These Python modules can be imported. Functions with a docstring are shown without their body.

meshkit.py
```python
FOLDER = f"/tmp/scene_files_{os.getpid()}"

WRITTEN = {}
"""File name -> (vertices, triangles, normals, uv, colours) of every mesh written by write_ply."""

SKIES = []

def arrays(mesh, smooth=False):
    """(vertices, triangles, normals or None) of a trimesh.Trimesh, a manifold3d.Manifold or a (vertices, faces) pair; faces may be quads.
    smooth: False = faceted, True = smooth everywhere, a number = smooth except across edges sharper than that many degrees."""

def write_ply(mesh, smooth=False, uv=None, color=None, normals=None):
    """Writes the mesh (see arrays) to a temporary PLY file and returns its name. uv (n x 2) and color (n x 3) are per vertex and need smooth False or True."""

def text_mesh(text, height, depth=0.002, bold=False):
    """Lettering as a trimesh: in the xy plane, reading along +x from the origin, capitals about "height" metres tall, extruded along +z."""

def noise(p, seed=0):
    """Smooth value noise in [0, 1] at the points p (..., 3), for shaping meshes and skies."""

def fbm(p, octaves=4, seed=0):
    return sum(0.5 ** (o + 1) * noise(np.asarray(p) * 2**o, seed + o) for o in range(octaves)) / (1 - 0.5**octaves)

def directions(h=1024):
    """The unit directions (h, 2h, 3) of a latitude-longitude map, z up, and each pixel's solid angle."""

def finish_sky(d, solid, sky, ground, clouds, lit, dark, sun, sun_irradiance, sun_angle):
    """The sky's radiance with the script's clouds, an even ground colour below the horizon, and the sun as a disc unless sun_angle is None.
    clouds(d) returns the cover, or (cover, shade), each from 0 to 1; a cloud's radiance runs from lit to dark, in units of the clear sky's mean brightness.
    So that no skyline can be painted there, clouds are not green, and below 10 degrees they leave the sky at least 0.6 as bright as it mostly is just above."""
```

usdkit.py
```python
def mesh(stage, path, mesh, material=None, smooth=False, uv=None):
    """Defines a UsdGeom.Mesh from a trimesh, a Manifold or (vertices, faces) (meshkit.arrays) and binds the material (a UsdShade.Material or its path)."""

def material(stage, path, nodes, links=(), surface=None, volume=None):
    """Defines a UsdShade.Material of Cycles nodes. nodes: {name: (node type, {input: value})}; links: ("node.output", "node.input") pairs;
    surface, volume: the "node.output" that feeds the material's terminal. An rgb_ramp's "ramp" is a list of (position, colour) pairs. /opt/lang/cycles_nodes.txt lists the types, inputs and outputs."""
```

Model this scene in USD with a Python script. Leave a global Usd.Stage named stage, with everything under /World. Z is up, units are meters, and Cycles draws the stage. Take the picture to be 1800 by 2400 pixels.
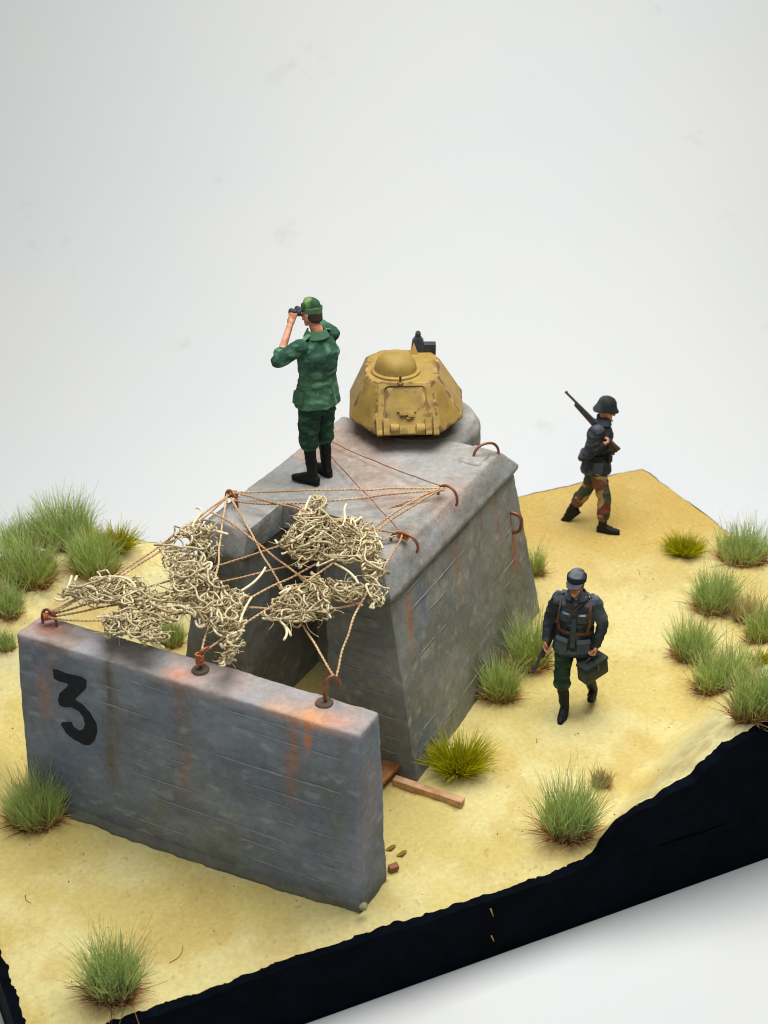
import math, random
import numpy as np, trimesh
import manifold3d as m3
from manifold3d import Manifold
from shapely.geometry import Polygon, Point
import usdkit, meshkit
from meshkit import noise, fbm
from pxr import Usd, UsdGeom, UsdLux, UsdShade, Sdf, Gf, Vt

# ------------------------------------------------------------------ stage, camera, lights
# Lengths below are written at the scale of the figures (a man = 1.8); the model itself is 1:35, so S turns them into metres.
S = 1 / 35.0
K = 35.0
stage = Usd.Stage.CreateInMemory()
UsdGeom.SetStageUpAxis(stage, UsdGeom.Tokens.z)
UsdGeom.SetStageMetersPerUnit(stage, 1.0)
UsdGeom.Xform.Define(stage, '/World')
UsdGeom.Scope.Define(stage, '/World/Looks')

PITCH, AZ, CAMH, FPX = math.radians(28.6), math.radians(64.8), 9.0, 3516.0
Fh = np.array([math.cos(AZ), math.sin(AZ), 0.0])      # forward, level
Rt = np.array([math.sin(AZ), -math.cos(AZ), 0.0])     # right
Fw = math.cos(PITCH) * Fh - math.sin(PITCH) * np.array([0, 0, 1.0])
Up = math.sin(PITCH) * Fh + math.cos(PITCH) * np.array([0, 0, 1.0])
EYE = np.array([0, 0, CAMH])
cam = UsdGeom.Camera.Define(stage, '/World/camera')
HA = 4.8
cam.CreateHorizontalApertureAttr(HA)
cam.CreateVerticalApertureAttr(HA * 4 / 3)
cam.CreateFocalLengthAttr(FPX / 1800 * HA)
cam.CreateClippingRangeAttr(Gf.Vec2f(0.01, 100))
cam.CreateFStopAttr(6.5)
cam.CreateFocusDistanceAttr(14.0 * S)
cam.CreateExposureAttr(0.0)
mx = Gf.Matrix4d(1)
for i, a in enumerate((Rt, Up, -Fw, EYE * S)):
    for j in range(3):
        mx[i, j] = float(a[j])
cam.AddTransformOp().Set(mx)


def rect_light(name, pos, target, w, h, power, color):
    """A soft lamp; power is its radiance."""
    l = UsdLux.RectLight.Define(stage, '/World/' + name)
    l.CreateWidthAttr(w * S); l.CreateHeightAttr(h * S)
    l.CreateIntensityAttr(power); l.CreateColorAttr(Gf.Vec3f(*color))
    pos, target = np.array(pos, float), np.array(target, float)
    z = pos - target; z /= np.linalg.norm(z)
    x = np.cross([0, 0, 1.0] if abs(z[2]) < .99 else [0, 1.0, 0], z); x /= np.linalg.norm(x)
    y = np.cross(z, x)
    m = Gf.Matrix4d(1)
    for i, a in enumerate((x, y, z, pos * S)):
        for j in range(3):
            m[i, j] = float(a[j])
    l.AddTransformOp().Set(m)


def RF(r, f, z=0.0):
    return Rt * r + Fh * f + np.array([0, 0, z])


KEY, FILL = 8.5, 2.0
rect_light('key_lamp', RF(1.6, 13.6, 14.5), RF(0.6, 13.6, 0), 13, 9, KEY, (1.0, .99, .965))
rect_light('fill_lamp', RF(-6, -6, 20), RF(0, 14, 1), 22, 14, FILL, (.93, .97, 1.0))


def atz(px, z):
    d = Fw + Rt * ((px[0] - 900) / FPX) - Up * ((px[1] - 1200) / FPX)
    return EYE + d * ((z - CAMH) / d[2])


def on_plane(px, P, n):
    d = Fw + Rt * ((px[0] - 900) / FPX) - Up * ((px[1] - 1200) / FPX)
    return EYE + d * (((np.asarray(P) - EYE) @ n) / (d @ n))


def on_surface(px, zf):
    z = 0.3
    for _ in range(25):
        p = atz(px, z); z = 0.5 * z + 0.5 * zf(p)
    return atz(px, z)


# ------------------------------------------------------------------ helpers
USED, LOC = {}, {}


def numbered(parent, name):
    k = (parent, name); n = USED.get(k, 0); USED[k] = n + 1
    return parent + '/' + (name if n == 0 else f'{name}_{n:03d}')


def tag(prim, label=None, cat=None, group=None, kind=None):
    for k, v in (('label', label), ('category', cat), ('group', group), ('kind', kind)):
        if v:
            prim.SetCustomDataByKey(k, v)


def thing(name, label, cat, loc, group=None, kind=None):
    path = numbered('/World', name)
    x = UsdGeom.Xform.Define(stage, path)
    x.AddTranslateOp().Set(Gf.Vec3d(*[float(c) * S for c in loc]))
    LOC[path] = np.array(loc, float)
    tag(x.GetPrim(), label, cat, group, kind)
    return path


def put(name, mesh, mat, parent='/World', smooth=False, col=None, label=None, kind=None):
    """One Mesh prim from a mesh in figure-scale world coordinates; col(v) or an array gives vertex colours (linear)."""
    path = numbered(parent, name)
    top = parent
    while top not in LOC and top != '/World':
        top = top.rsplit('/', 1)[0]
    v, f, n = meshkit.arrays(mesh, smooth)
    c = None
    if col is not None:
        c = col(v) if callable(col) else np.broadcast_to(np.asarray(col, float), v.shape)
    if n is None and c is not None and callable(col):
        pass
    m = UsdGeom.Mesh.Define(stage, path)
    pts = (v - LOC.get(top, 0)) * S
    m.CreatePointsAttr(Vt.Vec3fArray.FromNumpy(pts.astype(np.float32)))
    m.CreateFaceVertexCountsAttr(Vt.IntArray.FromNumpy(np.full(len(f), 3, np.int32)))
    m.CreateFaceVertexIndicesAttr(Vt.IntArray.FromNumpy(f.astype(np.int32).ravel()))
    m.CreateSubdivisionSchemeAttr('none')
    if n is not None:
        m.CreateNormalsAttr(Vt.Vec3fArray.FromNumpy(n.astype(np.float32)))
        m.SetNormalsInterpolation('vertex')
    if c is not None:
        UsdGeom.PrimvarsAPI(m).CreatePrimvar('col', Sdf.ValueTypeNames.Color3fArray, 'vertex').Set(Vt.Vec3fArray.FromNumpy(np.clip(c, 0, 1).astype(np.float32)))
    UsdShade.MaterialBindingAPI.Apply(m.GetPrim()).Bind(MAT[mat])
    tag(m.GetPrim(), label=label, kind=kind)
    return path


def tag_path(path, *a, **k):
    tag(stage.GetPrimAtPath(path), *a, **k)


def lin(r, g, b):
    c = np.array([r, g, b]) / 255.0
    return np.where(c <= .04045, c / 12.92, ((c + .055) / 1.055) ** 2.4)


def mixc(a, b, t):
    t = np.clip(np.asarray(t, float), 0, 1)[:, None]
    return a * (1 - t) + b * t


def sstep(a, b, x):
    t = np.clip((x - a) / (b - a), 0, 1)
    return t * t * (3 - 2 * t)


def join(ms):
    ms = [m if isinstance(m, trimesh.Trimesh) else to_tm(m) for m in ms]
    return trimesh.util.concatenate(ms)


def to_tm(m):
    a = m.to_mesh()
    return trimesh.Trimesh(np.array(a.vert_properties[:, :3], float), np.array(a.tri_verts), process=False)


def to_man(t):
    return Manifold(m3.Mesh(np.asarray(t.vertices, np.float32), np.asarray(t.faces, np.uint32)))


def hullp(pts):
    return Manifold.hull_points(np.asarray(pts, float))


def frame(d):
    d = np.asarray(d, float); d = d / np.linalg.norm(d)
    a = np.array([0, 0, 1.0]) if abs(d[2]) < .9 else np.array([1.0, 0, 0])
    x = np.cross(a, d); x /= np.linalg.norm(x)
    return x, np.cross(d, x), d


def tube(pts, r, sides=6, r_end=None, caps=True):
    pts = np.asarray(pts, float); n = len(pts)
    t = np.gradient(pts, axis=0); t /= np.maximum(np.linalg.norm(t, axis=1, keepdims=True), 1e-9)
    x, y, _ = frame(t[0])
    rr = np.linspace(1, 1, n) * r if r_end is None else np.linspace(r, r_end, n)
    if np.ndim(r):
        rr = np.asarray(r)
    rings, a = [], np.linspace(0, 2 * np.pi, sides, endpoint=False)
    for i in range(n):
        x = x - t[i] * (x @ t[i]); x /= np.linalg.norm(x); y = np.cross(t[i], x)
        rings.append(pts[i] + rr[i] * (np.cos(a)[:, None] * x + np.sin(a)[:, None] * y))
    v = np.concatenate(rings); f = []
    for i in range(n - 1):
        for k in range(sides):
            a0, a1, b0, b1 = i * sides + k, i * sides + (k + 1) % sides, (i + 1) * sides + k, (i + 1) * sides + (k + 1) % sides
            f += [(a0, a1, b1), (a0, b1, b0)]
    if caps:
        v = np.vstack([v, pts[0] - t[0] * rr[0] * .3, pts[-1] + t[-1] * rr[-1] * .3]); c0, c1 = n * sides, n * sides + 1
        for k in range(sides):
            f += [(c0, (k + 1) % sides, k), (c1, (n - 1) * sides + k, (n - 1) * sides + (k + 1) % sides)]
    return trimesh.Trimesh(v, np.array(f), process=False)


def spline(pts, n):
    from scipy.interpolate import CubicSpline
    pts = np.asarray(pts, float)
    s = np.r_[0, np.cumsum(np.linalg.norm(np.diff(pts, axis=0), axis=1))]
    return CubicSpline(s, pts)(np.linspace(0, s[-1], n))


def grid_mesh(P):
    """P (a, b, 3) -> mesh"""
    a, b = P.shape[:2]
    i = np.arange(a * b).reshape(a, b)
    q = np.stack([i[:-1, :-1], i[1:, :-1], i[1:, 1:], i[:-1, 1:]], -1).reshape(-1, 4)
    return trimesh.Trimesh(P.reshape(-1, 3), np.vstack([q[:, [0, 1, 2]], q[:, [0, 2, 3]]]), process=False)


def rbox(dims, r, step):
    """Rounded box grid, centred, dims = (x, y, z)."""
    d = np.asarray(dims, float); faces, verts, o = [], [], 0
    for ax in range(3):
        b, c = (ax + 1) % 3, (ax + 2) % 3
        nb, nc = max(2, int(d[b] / step) + 1), max(2, int(d[c] / step) + 1)
        for sg in (-1, 1):
            B, C = np.meshgrid(np.linspace(-d[b] / 2, d[b] / 2, nb), np.linspace(-d[c] / 2, d[c] / 2, nc), indexing='ij')
            P = np.zeros(B.shape + (3,)); P[..., ax] = sg * d[ax] / 2; P[..., b] = B; P[..., c] = C
            m = grid_mesh(P)
            if sg < 0:
                m.faces = m.faces[:, ::-1]
            faces.append(m.faces + o); verts.append(m.vertices); o += len(m.vertices)
    m = trimesh.Trimesh(np.vstack(verts), np.vstack(faces), process=False); m.merge_vertices()
    v = m.vertices.copy(); inner = np.clip(v, -d / 2 + r, d / 2 - r); e = v - inner
    ln = np.linalg.norm(e, axis=1, keepdims=True)
    m.vertices = np.where(ln > 1e-9, inner + e / np.maximum(ln, 1e-9) * r, v)
    return m


def warp(m, dims, corner):
    """Trilinear map of a centred box mesh onto 8 corners corner[(i,j,k)] with i,j,k in 0,1."""
    t = m.vertices / np.asarray(dims) + .5; out = 0
    for i in (0, 1):
        for j in (0, 1):
            for k in (0, 1):
                w = (t[:, 0] if i else 1 - t[:, 0]) * (t[:, 1] if j else 1 - t[:, 1]) * (t[:, 2] if k else 1 - t[:, 2])
                out = out + w[:, None] * np.asarray(corner[(i, j, k)])
    m.vertices = out
    return m


def displaced(m, fn):
    n = np.array(m.vertex_normals); m.vertices = m.vertices + n * fn(m.vertices)[:, None]
    return m


# ------------------------------------------------------------------ materials
MAT = {}


def material(name, color=None, rough=.75, spec=.3, metallic=0.0, nscale=20, namp=.18, bump=.3, bscale=60, bdist=.01, sheen=0.0, transl=None, vc=True):
    """Painted surface: base colour (vertex colour if vc) varied by fine noise, with fine relief."""
    n = {'tc': ('texture_coordinate', {}), 'n1': ('noise_texture', {'scale': nscale * K, 'detail': 5.0, 'roughness': .6}),
         'n2': ('noise_texture', {'scale': bscale * K, 'detail': 4.0, 'roughness': .65}),
         'mr': ('map_range', {'from_min': .3, 'from_max': .7, 'to_min': 1 - namp, 'to_max': 1 + namp}),
         'mul': ('mix_color', {'blend_type': 'multiply', 'fac': 1.0, 'use_clamp': False}),
         'bp': ('bump', {'strength': bump, 'distance': bdist * S}),
         'p': ('principled_bsdf', {'roughness': rough, 'specular_ior_level': spec, 'metallic': metallic, 'sheen_weight': sheen})}
    l = [('tc.object', 'n1.vector'), ('tc.object', 'n2.vector'), ('n1.fac', 'mr.value'), ('mr.result', 'mul.b'), ('n2.fac', 'bp.height'), ('bp.normal', 'p.normal'), ('mul.result', 'p.base_color')]
    if vc and color is None:
        n['vc'] = ('attribute', {'attribute': 'col'}); l.append(('vc.color', 'mul.a'))
    else:
        n['vc'] = ('color', {'value': tuple(color)}); l.append(('vc.color', 'mul.a'))
    out = 'p.BSDF'
    if transl:
        n['tr'] = ('translucent_bsdf', {}); n['mc'] = ('mix_closure', {'fac': transl})
        l += [('mul.result', 'tr.color'), ('p.BSDF', 'mc.closure1'), ('tr.BSDF', 'mc.closure2')]; out = 'mc.closure'
    MAT[name] = usdkit.material(stage, '/World/Looks/' + name, n, l, surface=out)


MAT['paper'] = usdkit.material(stage, '/World/Looks/paper', {
    'tc': ('texture_coordinate', {}), 'n1': ('noise_texture', {'scale': .9 * K, 'detail': 6.0, 'roughness': .62}), 'n2': ('noise_texture', {'scale': .25 * K, 'detail': 2.0}),
    'r1': ('rgb_ramp', {'ramp': [(0, lin(222, 224, 224)), (.64, lin(222, 224, 224)), (.76, lin(210, 211, 210)), (1, lin(204, 204, 202))]}),
    'r2': ('rgb_ramp', {'ramp': [(.3, (.96, .97, .985)), (.7, (1, .99, .975))]}), 'mx': ('mix_color', {'blend_type': 'multiply', 'fac': 1.0}),
    'p': ('principled_bsdf', {'roughness': .6, 'specular_ior_level': .2})},
    [('tc.object', 'n1.vector'), ('tc.object', 'n2.vector'), ('n1.fac', 'r1.fac'), ('n2.fac', 'r2.fac'), ('r1.color', 'mx.a'), ('r2.color', 'mx.b'), ('mx.result', 'p.base_color')], surface='p.BSDF')
material('sand', rough=.9, spec=.15, nscale=22, namp=.10, bump=.55, bscale=55, bdist=.012)
material('black_paint', lin(3, 8, 17), rough=.8, spec=.05, nscale=5, namp=.6, bump=.3, bscale=18, bdist=.015)
MAT['concrete'] = usdkit.material(stage, '/World/Looks/concrete', {
    'tc': ('texture_coordinate', {}), 'vc': ('attribute', {'attribute': 'col'}),
    'n1': ('noise_texture', {'scale': 16 * K, 'detail': 9.0, 'roughness': .68}), 'm1': ('map_range', {'from_min': .28, 'from_max': .72, 'to_min': .82, 'to_max': 1.18}),
    'n2': ('noise_texture', {'scale': 46 * K, 'detail': 3.0, 'roughness': .5}), 'm2': ('rgb_ramp', {'ramp': [(0, (.45, .44, .42)), (.30, (.6, .6, .58)), (.36, (1, 1, 1)), (.68, (1, 1, 1)), (.76, (1.0, 1.0, 1.0))]}),
    'a': ('mix_color', {'blend_type': 'multiply', 'fac': 1.0, 'use_clamp': False}), 'b': ('mix_color', {'blend_type': 'multiply', 'fac': .8, 'use_clamp': False}),
    'n3': ('noise_texture', {'scale': 30 * K, 'detail': 6.0, 'roughness': .7}), 'bp': ('bump', {'strength': .6, 'distance': .016 * S}), 'p': ('principled_bsdf', {'roughness': .75, 'specular_ior_level': .3})},
    [('tc.object', 'n1.vector'), ('tc.object', 'n2.vector'), ('tc.object', 'n3.vector'), ('n1.fac', 'm1.value'), ('n2.fac', 'm2.fac'), ('vc.color', 'a.a'), ('m1.result', 'a.b'), ('a.result', 'b.a'), ('m2.color', 'b.b'),
     ('b.result', 'p.base_color'), ('n3.fac', 'bp.height'), ('bp.normal', 'p.normal')], surface='p.BSDF')
material('black_numeral', lin(36, 38, 42), rough=.8, spec=.2, nscale=18, namp=.25, bump=.4, bscale=34, bdist=.01)
material('turret_paint', rough=.62, spec=.35, nscale=9, namp=.13, bump=.25, bscale=40, bdist=.008)
material('gun_metal', lin(52, 56, 62), rough=.55, spec=.4, nscale=14, namp=.25, bump=.2)
material('dark_void', lin(14, 15, 20), rough=.9, spec=.1)
material('copper_wire', lin(146, 92, 70), rough=.45, spec=.5, metallic=.55, nscale=14, namp=.35, bump=.3, bscale=40, bdist=.006)
material('cord', rough=.9, spec=.1, nscale=20, namp=.2, bump=.2)
material('yarn', rough=.95, spec=.05, nscale=25, namp=.14, bump=.5, bscale=110, bdist=.008)
material('grass', rough=.8, spec=.1, nscale=10, namp=.15, bump=0.0, transl=.5)
material('wood', rough=.7, spec=.25, nscale=16, namp=.25, bump=.4, bscale=30, bdist=.01)
material('cloth', rough=.82, spec=.22, nscale=16, namp=.2, bump=.3, bscale=50, bdist=.008)
material('skin', rough=.6, spec=.3, nscale=20, namp=.14, bump=.15, bscale=60)
material('boot_black', lin(14, 15, 18), rough=.6, spec=.3, nscale=20, namp=.3, bump=.25, bscale=40)
material('leather', lin(92, 58, 44), rough=.6, spec=.35, nscale=20, namp=.25, bump=.2)
material('debris', rough=.9, spec=.1)

# ------------------------------------------------------------------ backdrop (paper sweep)
ZB = -0.704
prof = [(-14.0, ZB)] + [(f, ZB) for f in np.linspace(-8, 17.0, 14)]
RS = 9.0
for a in np.linspace(0, math.pi / 2, 30)[1:]:
    prof.append((17.0 + RS * math.sin(a), ZB + RS * (1 - math.cos(a))))
prof += [(17.0 + RS, ZB + RS + h) for h in np.linspace(1, 16, 8)]
sx = np.linspace(-26, 26, 60)
P = np.zeros((len(prof), len(sx), 3))
for i, (f, z) in enumerate(prof):
    for j, s in enumerate(sx):
        P[i, j] = RF(s, f, z)
bm = grid_mesh(P)
if bm.face_normals[0][2] < 0:
    bm.faces = bm.faces[:, ::-1]
p = put('backdrop', bm, 'paper', smooth=True)
tag_path(p, 'white paper backdrop sweeping up behind the diorama', 'backdrop', kind='structure')

# ------------------------------------------------------------------ terrain
X0, X1, Y0, Y1 = 0.95, 10.62, 8.35, 14.55
HFX = [0.9, 3.0, 5.5, 5.93, 6.02, 6.06, 6.13, 6.22, 6.36, 6.6, 6.68, 6.98, 7.06, 7.2, 7.3, 7.72, 8.5, 9.5, 10.7]
HFZ = [-.06, -.02, -.05, -.01, .05, .20, .27, .38, .41, .43, .49, .58, .66, .74, .84, .92, .97, .8, .5]


def height(P):
    P = np.asarray(P, float); X, Y = P[..., 0], P[..., 1]
    hf = np.interp(X, HFX, HFZ)
    foot = 8.35 + np.clip((X - 5.8) * .72, 0.05, 3.6)
    t = np.clip((Y - 8.35) / foot.clip(8.4, 20).__sub__(8.35), 0, 1)
    z = hf * (1 - sstep(0.05, 1.0, t)) * np.where(X > 5.9, 1, 1) + np.where(X <= 5.9, 0, 0)
    base = np.interp(X, HFX, np.minimum(HFZ, 0.0)) * np.exp(-((Y - 8.35) / .35) ** 2)
    z = np.where(X > 5.92, z, base)
    # rise at the back left
    hill = .68 * sstep(12.2, 14.5, Y + .35 * (fbm(np.stack([X * 1.1, Y * 1.1, X * 0], -1), 3, 5) - .5)) * (1 - sstep(3.5, 4.9, X))
    # small bank at the left edge
    bank = .34 * sstep(11.2, 11.9, Y) * (1 - sstep(1.25, 1.75, X)) * (1 - .5 * sstep(12.4, 13.2, Y))
    z = z + np.maximum(hill, bank)
    q = np.stack([X, Y, X * 0], -1)
    z = z + .07 * (fbm(q * 1.5, 4, 11) - .5) + .03 * (fbm(q * 6, 3, 3) - .5) + .03 * np.minimum(0, fbm(q * 3.2 + 5, 2, 13) - .36)
    rough = sstep(.12, .4, z)
    z = z + rough * .09 * (fbm(q * 4.5, 4, 21) - .5)
    return z


def hz(p):
    return float(height(np.array([p[0], p[1]])))


def ground(px):
    return on_surface(px, hz)


def sand_col(v):
    a, b = lin(207, 188, 117), lin(216, 202, 140)
    c = mixc(a, b, sstep(.4, .62, fbm(v * [1.3, 1.3, 0], 4, 2)))
    c = mixc(c, lin(196, 170, 100), .5 * sstep(.52, .7, fbm(v * [2.2, 2.2, 0], 5, 8)))
    c = mixc(c, lin(196, 160, 82), .65 * sstep(11.5, 13.5, v[:, 1]) * sstep(6, 7.5, v[:, 0]))
    c = mixc(c, lin(206, 198, 150), .75 * sstep(.1, .3, v[:, 2]) * sstep(.36, .5, fbm(v * [1.7, 1.7, 0], 3, 31)))
    c = mixc(c, lin(190, 168, 112), .6 * sstep(.25, .5, v[:, 2]) * sstep(.5, .6, fbm(v * [5, 5, 0], 3, 33)))
    sp = fbm(v * 26, 2, 40)
    c = mixc(c, lin(150, 118, 66), .4 * sstep(.76, .84, sp))
    c = mixc(c, lin(238, 224, 180), .3 * sstep(.76, .84, fbm(v * 30, 2, 44)))
    # paint rubbed off round the concrete
    return c


nx, ny = 420, 270
gx, gy = np.meshgrid(np.linspace(X0, X1, nx), np.linspace(Y0, Y1, ny), indexing='ij')
G = np.stack([gx, gy, gx * 0], -1); G[..., 2] = height(G)
p = put('sand_ground', grid_mesh(G), 'sand', smooth=True, col=sand_col)
tag_path(p, 'yellow sand groundwork covering the diorama base', 'ground', kind='structure')

# black painted sides
base = thing('base_board', 'black painted base board with rough upper edge under the sand', 'base board', (5.8, 11.4, -.7))


def side_panel(a, b, out, seed, lipw=1.0):
    n = int(np.linalg.norm(np.subtract(b, a)) / .02)
    t = np.linspace(0, 1, n)[:, None]
    L = np.array(a) * (1 - t) + np.array(b) * t
    zt = height(L)
    q = np.c_[L, t * 0]
    lip = .045 + .05 * fbm(q * 7, 4, seed) + .05 * np.maximum(0, fbm(q * 20, 3, seed + 3) - .45)
    rows = []
    lip = lip * lipw; o = np.array(out); steep = .014 * np.minimum(3, np.abs(np.gradient(zt)) / .02) * (lipw > .5)
    hi = zt > .03
    for dz in (0, 1, 2, 3, 4, 5):
        w = [0, .25, .5, .75, .93, 1][dz]
        bulge = .012 + .03 * (fbm(np.c_[L * 3, zt * 0 + w * 4], 3, seed + 9) - .5) * (0 < dz)
        rows.append(np.c_[L + o * bulge[:, None], -.7 + (zt + .7) * w + ((0.004 * lipw + steep) if dz == 5 else 0)])
    rows.append(np.c_[L - o * (lip * .5)[:, None], height(L - o * (lip * .5)[:, None]) + .012 * lipw - .004 + steep])
    rows.append(np.c_[L - o * lip[:, None], height(L - o * lip[:, None]) + .008 * lipw - .006 + steep])
    rows.append(np.c_[L - o * (lip + .01)[:, None], height(L - o * (lip + .01)[:, None]) - .02])
    m = grid_mesh(np.stack(rows, 1))
    m.fix_normals() if False else None
    if (m.face_normals[: n // 2].mean(0)[:2] @ o) < 0:
        m.faces = m.faces[:, ::-1]
    put('side_panel', m, 'black_paint', base, smooth=50)


side_panel((X0, Y0), (X1, Y0), (0, -1), 50)
side_panel((X1, Y0), (X1, Y1), (1, 0), 60, .02)
side_panel((X1, Y1), (X0, Y1), (0, 1), 70, .02)
side_panel((X0, Y1), (X0, Y0), (-1, 0), 80)
sm = np.array([(x, Y0 - .006 - .012 * math.sin(x * 2) ** 2, -.12 + .05 * (x - 6.05) + .02 * math.sin(x * 5)) for x in np.linspace(6.05, 10.55, 60)])
put('seam', tube(sm,   .007, 6, .005), 'black_paint', base, smooth=True)
# paint drip marks on the front
for xx, zz, hh in ((4.93, -.12, .1), (4.95, -.44, .08)):
    put('paint_drip', tube(spline([(xx, Y0 - .014, zz), (xx + .015, Y0 - .016, zz - hh * .5), (xx + .03, Y0 - .014, zz - hh)], 6), .006 if hh > .11 else .009, 5, .003), 'sand', base, smooth=True, col=lin(205, 170, 90))

# ------------------------------------------------------------------ bunker
FR = np.array([4.80, 10.26, 0]); V = np.array([.8, .6, 0]); U = np.array([-.6, .8, 0]); Z = np.array([0, 0, 1.0])


def B(v, u, z):
    return FR + V * v + U * u + Z * z


def vu(p):
    d = np.asarray(p) - FR
    return d @ V, d @ U


TC = .23 * Rt + 14.5 * Fh         # turret axis
TWC = TC + .12 * Rt
ZR = 2.25


def concrete_disp(v):
    return .024 * (fbm(v * 2.4, 3, 7) - .5) + .02 * (fbm(v * 7, 3, 17) - .5) + .008 * (fbm(v * 20, 2, 18) - .5)


def build_bunker():
    bot = [(.02, -.40), (3.4, -.24), (3.4, 2.15), (.02, 2.34)]
    top = [(.0, -.07), (2.83, -.02), (2.83, 1.93), (.0, 1.95)]
    body = hullp([B(v, u, -.15) + 0 for v, u in bot] + [B(v, u, 2.02) for v, u in top])
    ring = lambda o, z: [B(-o, -.07 - o, z), B(2.83 + o, -.02 - o, z), B(2.83 + o, 1.93 + o, z), B(-o, 1.95 + o, z)]
    lip = hullp(ring(.055, 1.97) + ring(.055, 2.01) + [B(v, u, ZR) for v, u in ((.05, .03), (2.62, .03), (2.62, 1.86), (.05, 1.86))])
    a = np.linspace(0, 2 * np.pi, 40, endpoint=False)
    tower = hullp([TWC + np.array([math.cos(t) * .76, math.sin(t) * .76, -.15]) for t in a] + [TWC + np.array([math.cos(t) * .67, math.sin(t) * .67, 2.18]) for t in a]
                  + [TWC + np.array([math.cos(t) * .61, math.sin(t) * .61, ZR + .012]) for t in a])
    m = body + lip + tower
    cut = lambda v0, v1, u0, u1, z0, z1: hullp([B(v, u, z) for v in (v0, v1) for u in (u0, u1) for z in (z0, z1)])
    m = m - cut(-1, .66, .57, 1.41, -1, 4) - cut(-1, 1.32, .57, 1.46, -1, 1.98) - cut(-1, 2.5, .57, 1.02, -1, 1.6)
    m = m.refine_to_length(.036)
    t = to_tm(m); t.merge_vertices()
    t = trimesh.smoothing.filter_taubin(t, lamb=.5, nu=.5, iterations=2)
    return displaced(t, concrete_disp)


STREAKS = []   # filled below: stains on the concrete


def concrete_col(v):
    vv, uu = (v - FR) @ V, (v - FR) @ U
    base = mixc(lin(122, 124, 122), lin(140, 141, 140), sstep(.38, .62, fbm(v * 1.7, 4, 71)))
    base = mixc(base, lin(112, 122, 134), .6 * sstep(.52, .66, fbm(v * [1.5, 1.5, .6] + 9, 3, 72)))
    top = sstep(2.1, 2.22, v[:, 2])
    base = mixc(base, lin(160, 154, 150), .55 * top)
    pink = sstep(.5, .68, fbm(v * [1.1, 1.1, .5] + 4, 4, 73))
    base = mixc(base, lin(166, 134, 118), (.16 + .4 * top) * pink)
    oliv = sstep(.46, .62, fbm(v * [2.2, 2.2, .7] + 2, 4, 74))
    base = mixc(base, lin(112, 108, 88), .45 * oliv * (1 - sstep(.2, 1.4, v[:, 2])))
    base = mixc(base, lin(120, 108, 86), .35 * top * sstep(.55, .66, fbm(v * 2.6 + 6, 4, 77)))
    right = (uu < .02) & (v[:, 2] < 2.1)
    for v0, w, z0, z1, c, s in STREAKS:
        wob = v0 + .05 * (fbm(np.stack([v[:, 2] * 2, 0 * vv, 0 * vv + v0], -1), 3, 75) - .5)
        k = np.exp(-((vv - wob) / w) ** 2) * sstep(z0 - .02, z0 + .5 * (z1 - z0), v[:, 2]) * (1 - sstep(z1 - .05, z1 + .05, v[:, 2]))
        base = mixc(base, c, .8 * s * k * right * (.2 + 1.6 * sstep(.3, .75, fbm(v * [9, 9, 2.5], 4, 76))))
    # brush marks
    base = mixc(base, base * .76, .5 * sstep(.6, .72, fbm(v * 7, 4, 96))); base = mixc(base, lin(172, 170, 164), .5 * sstep(.62, .72, fbm(v * 9 + 4, 4, 97)))
    return base * np.array([1.08, 1.09, 1.06]) * (1 + .36 * (fbm(v * [16, 16, 9], 4, 79) - .5))[:, None]


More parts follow.
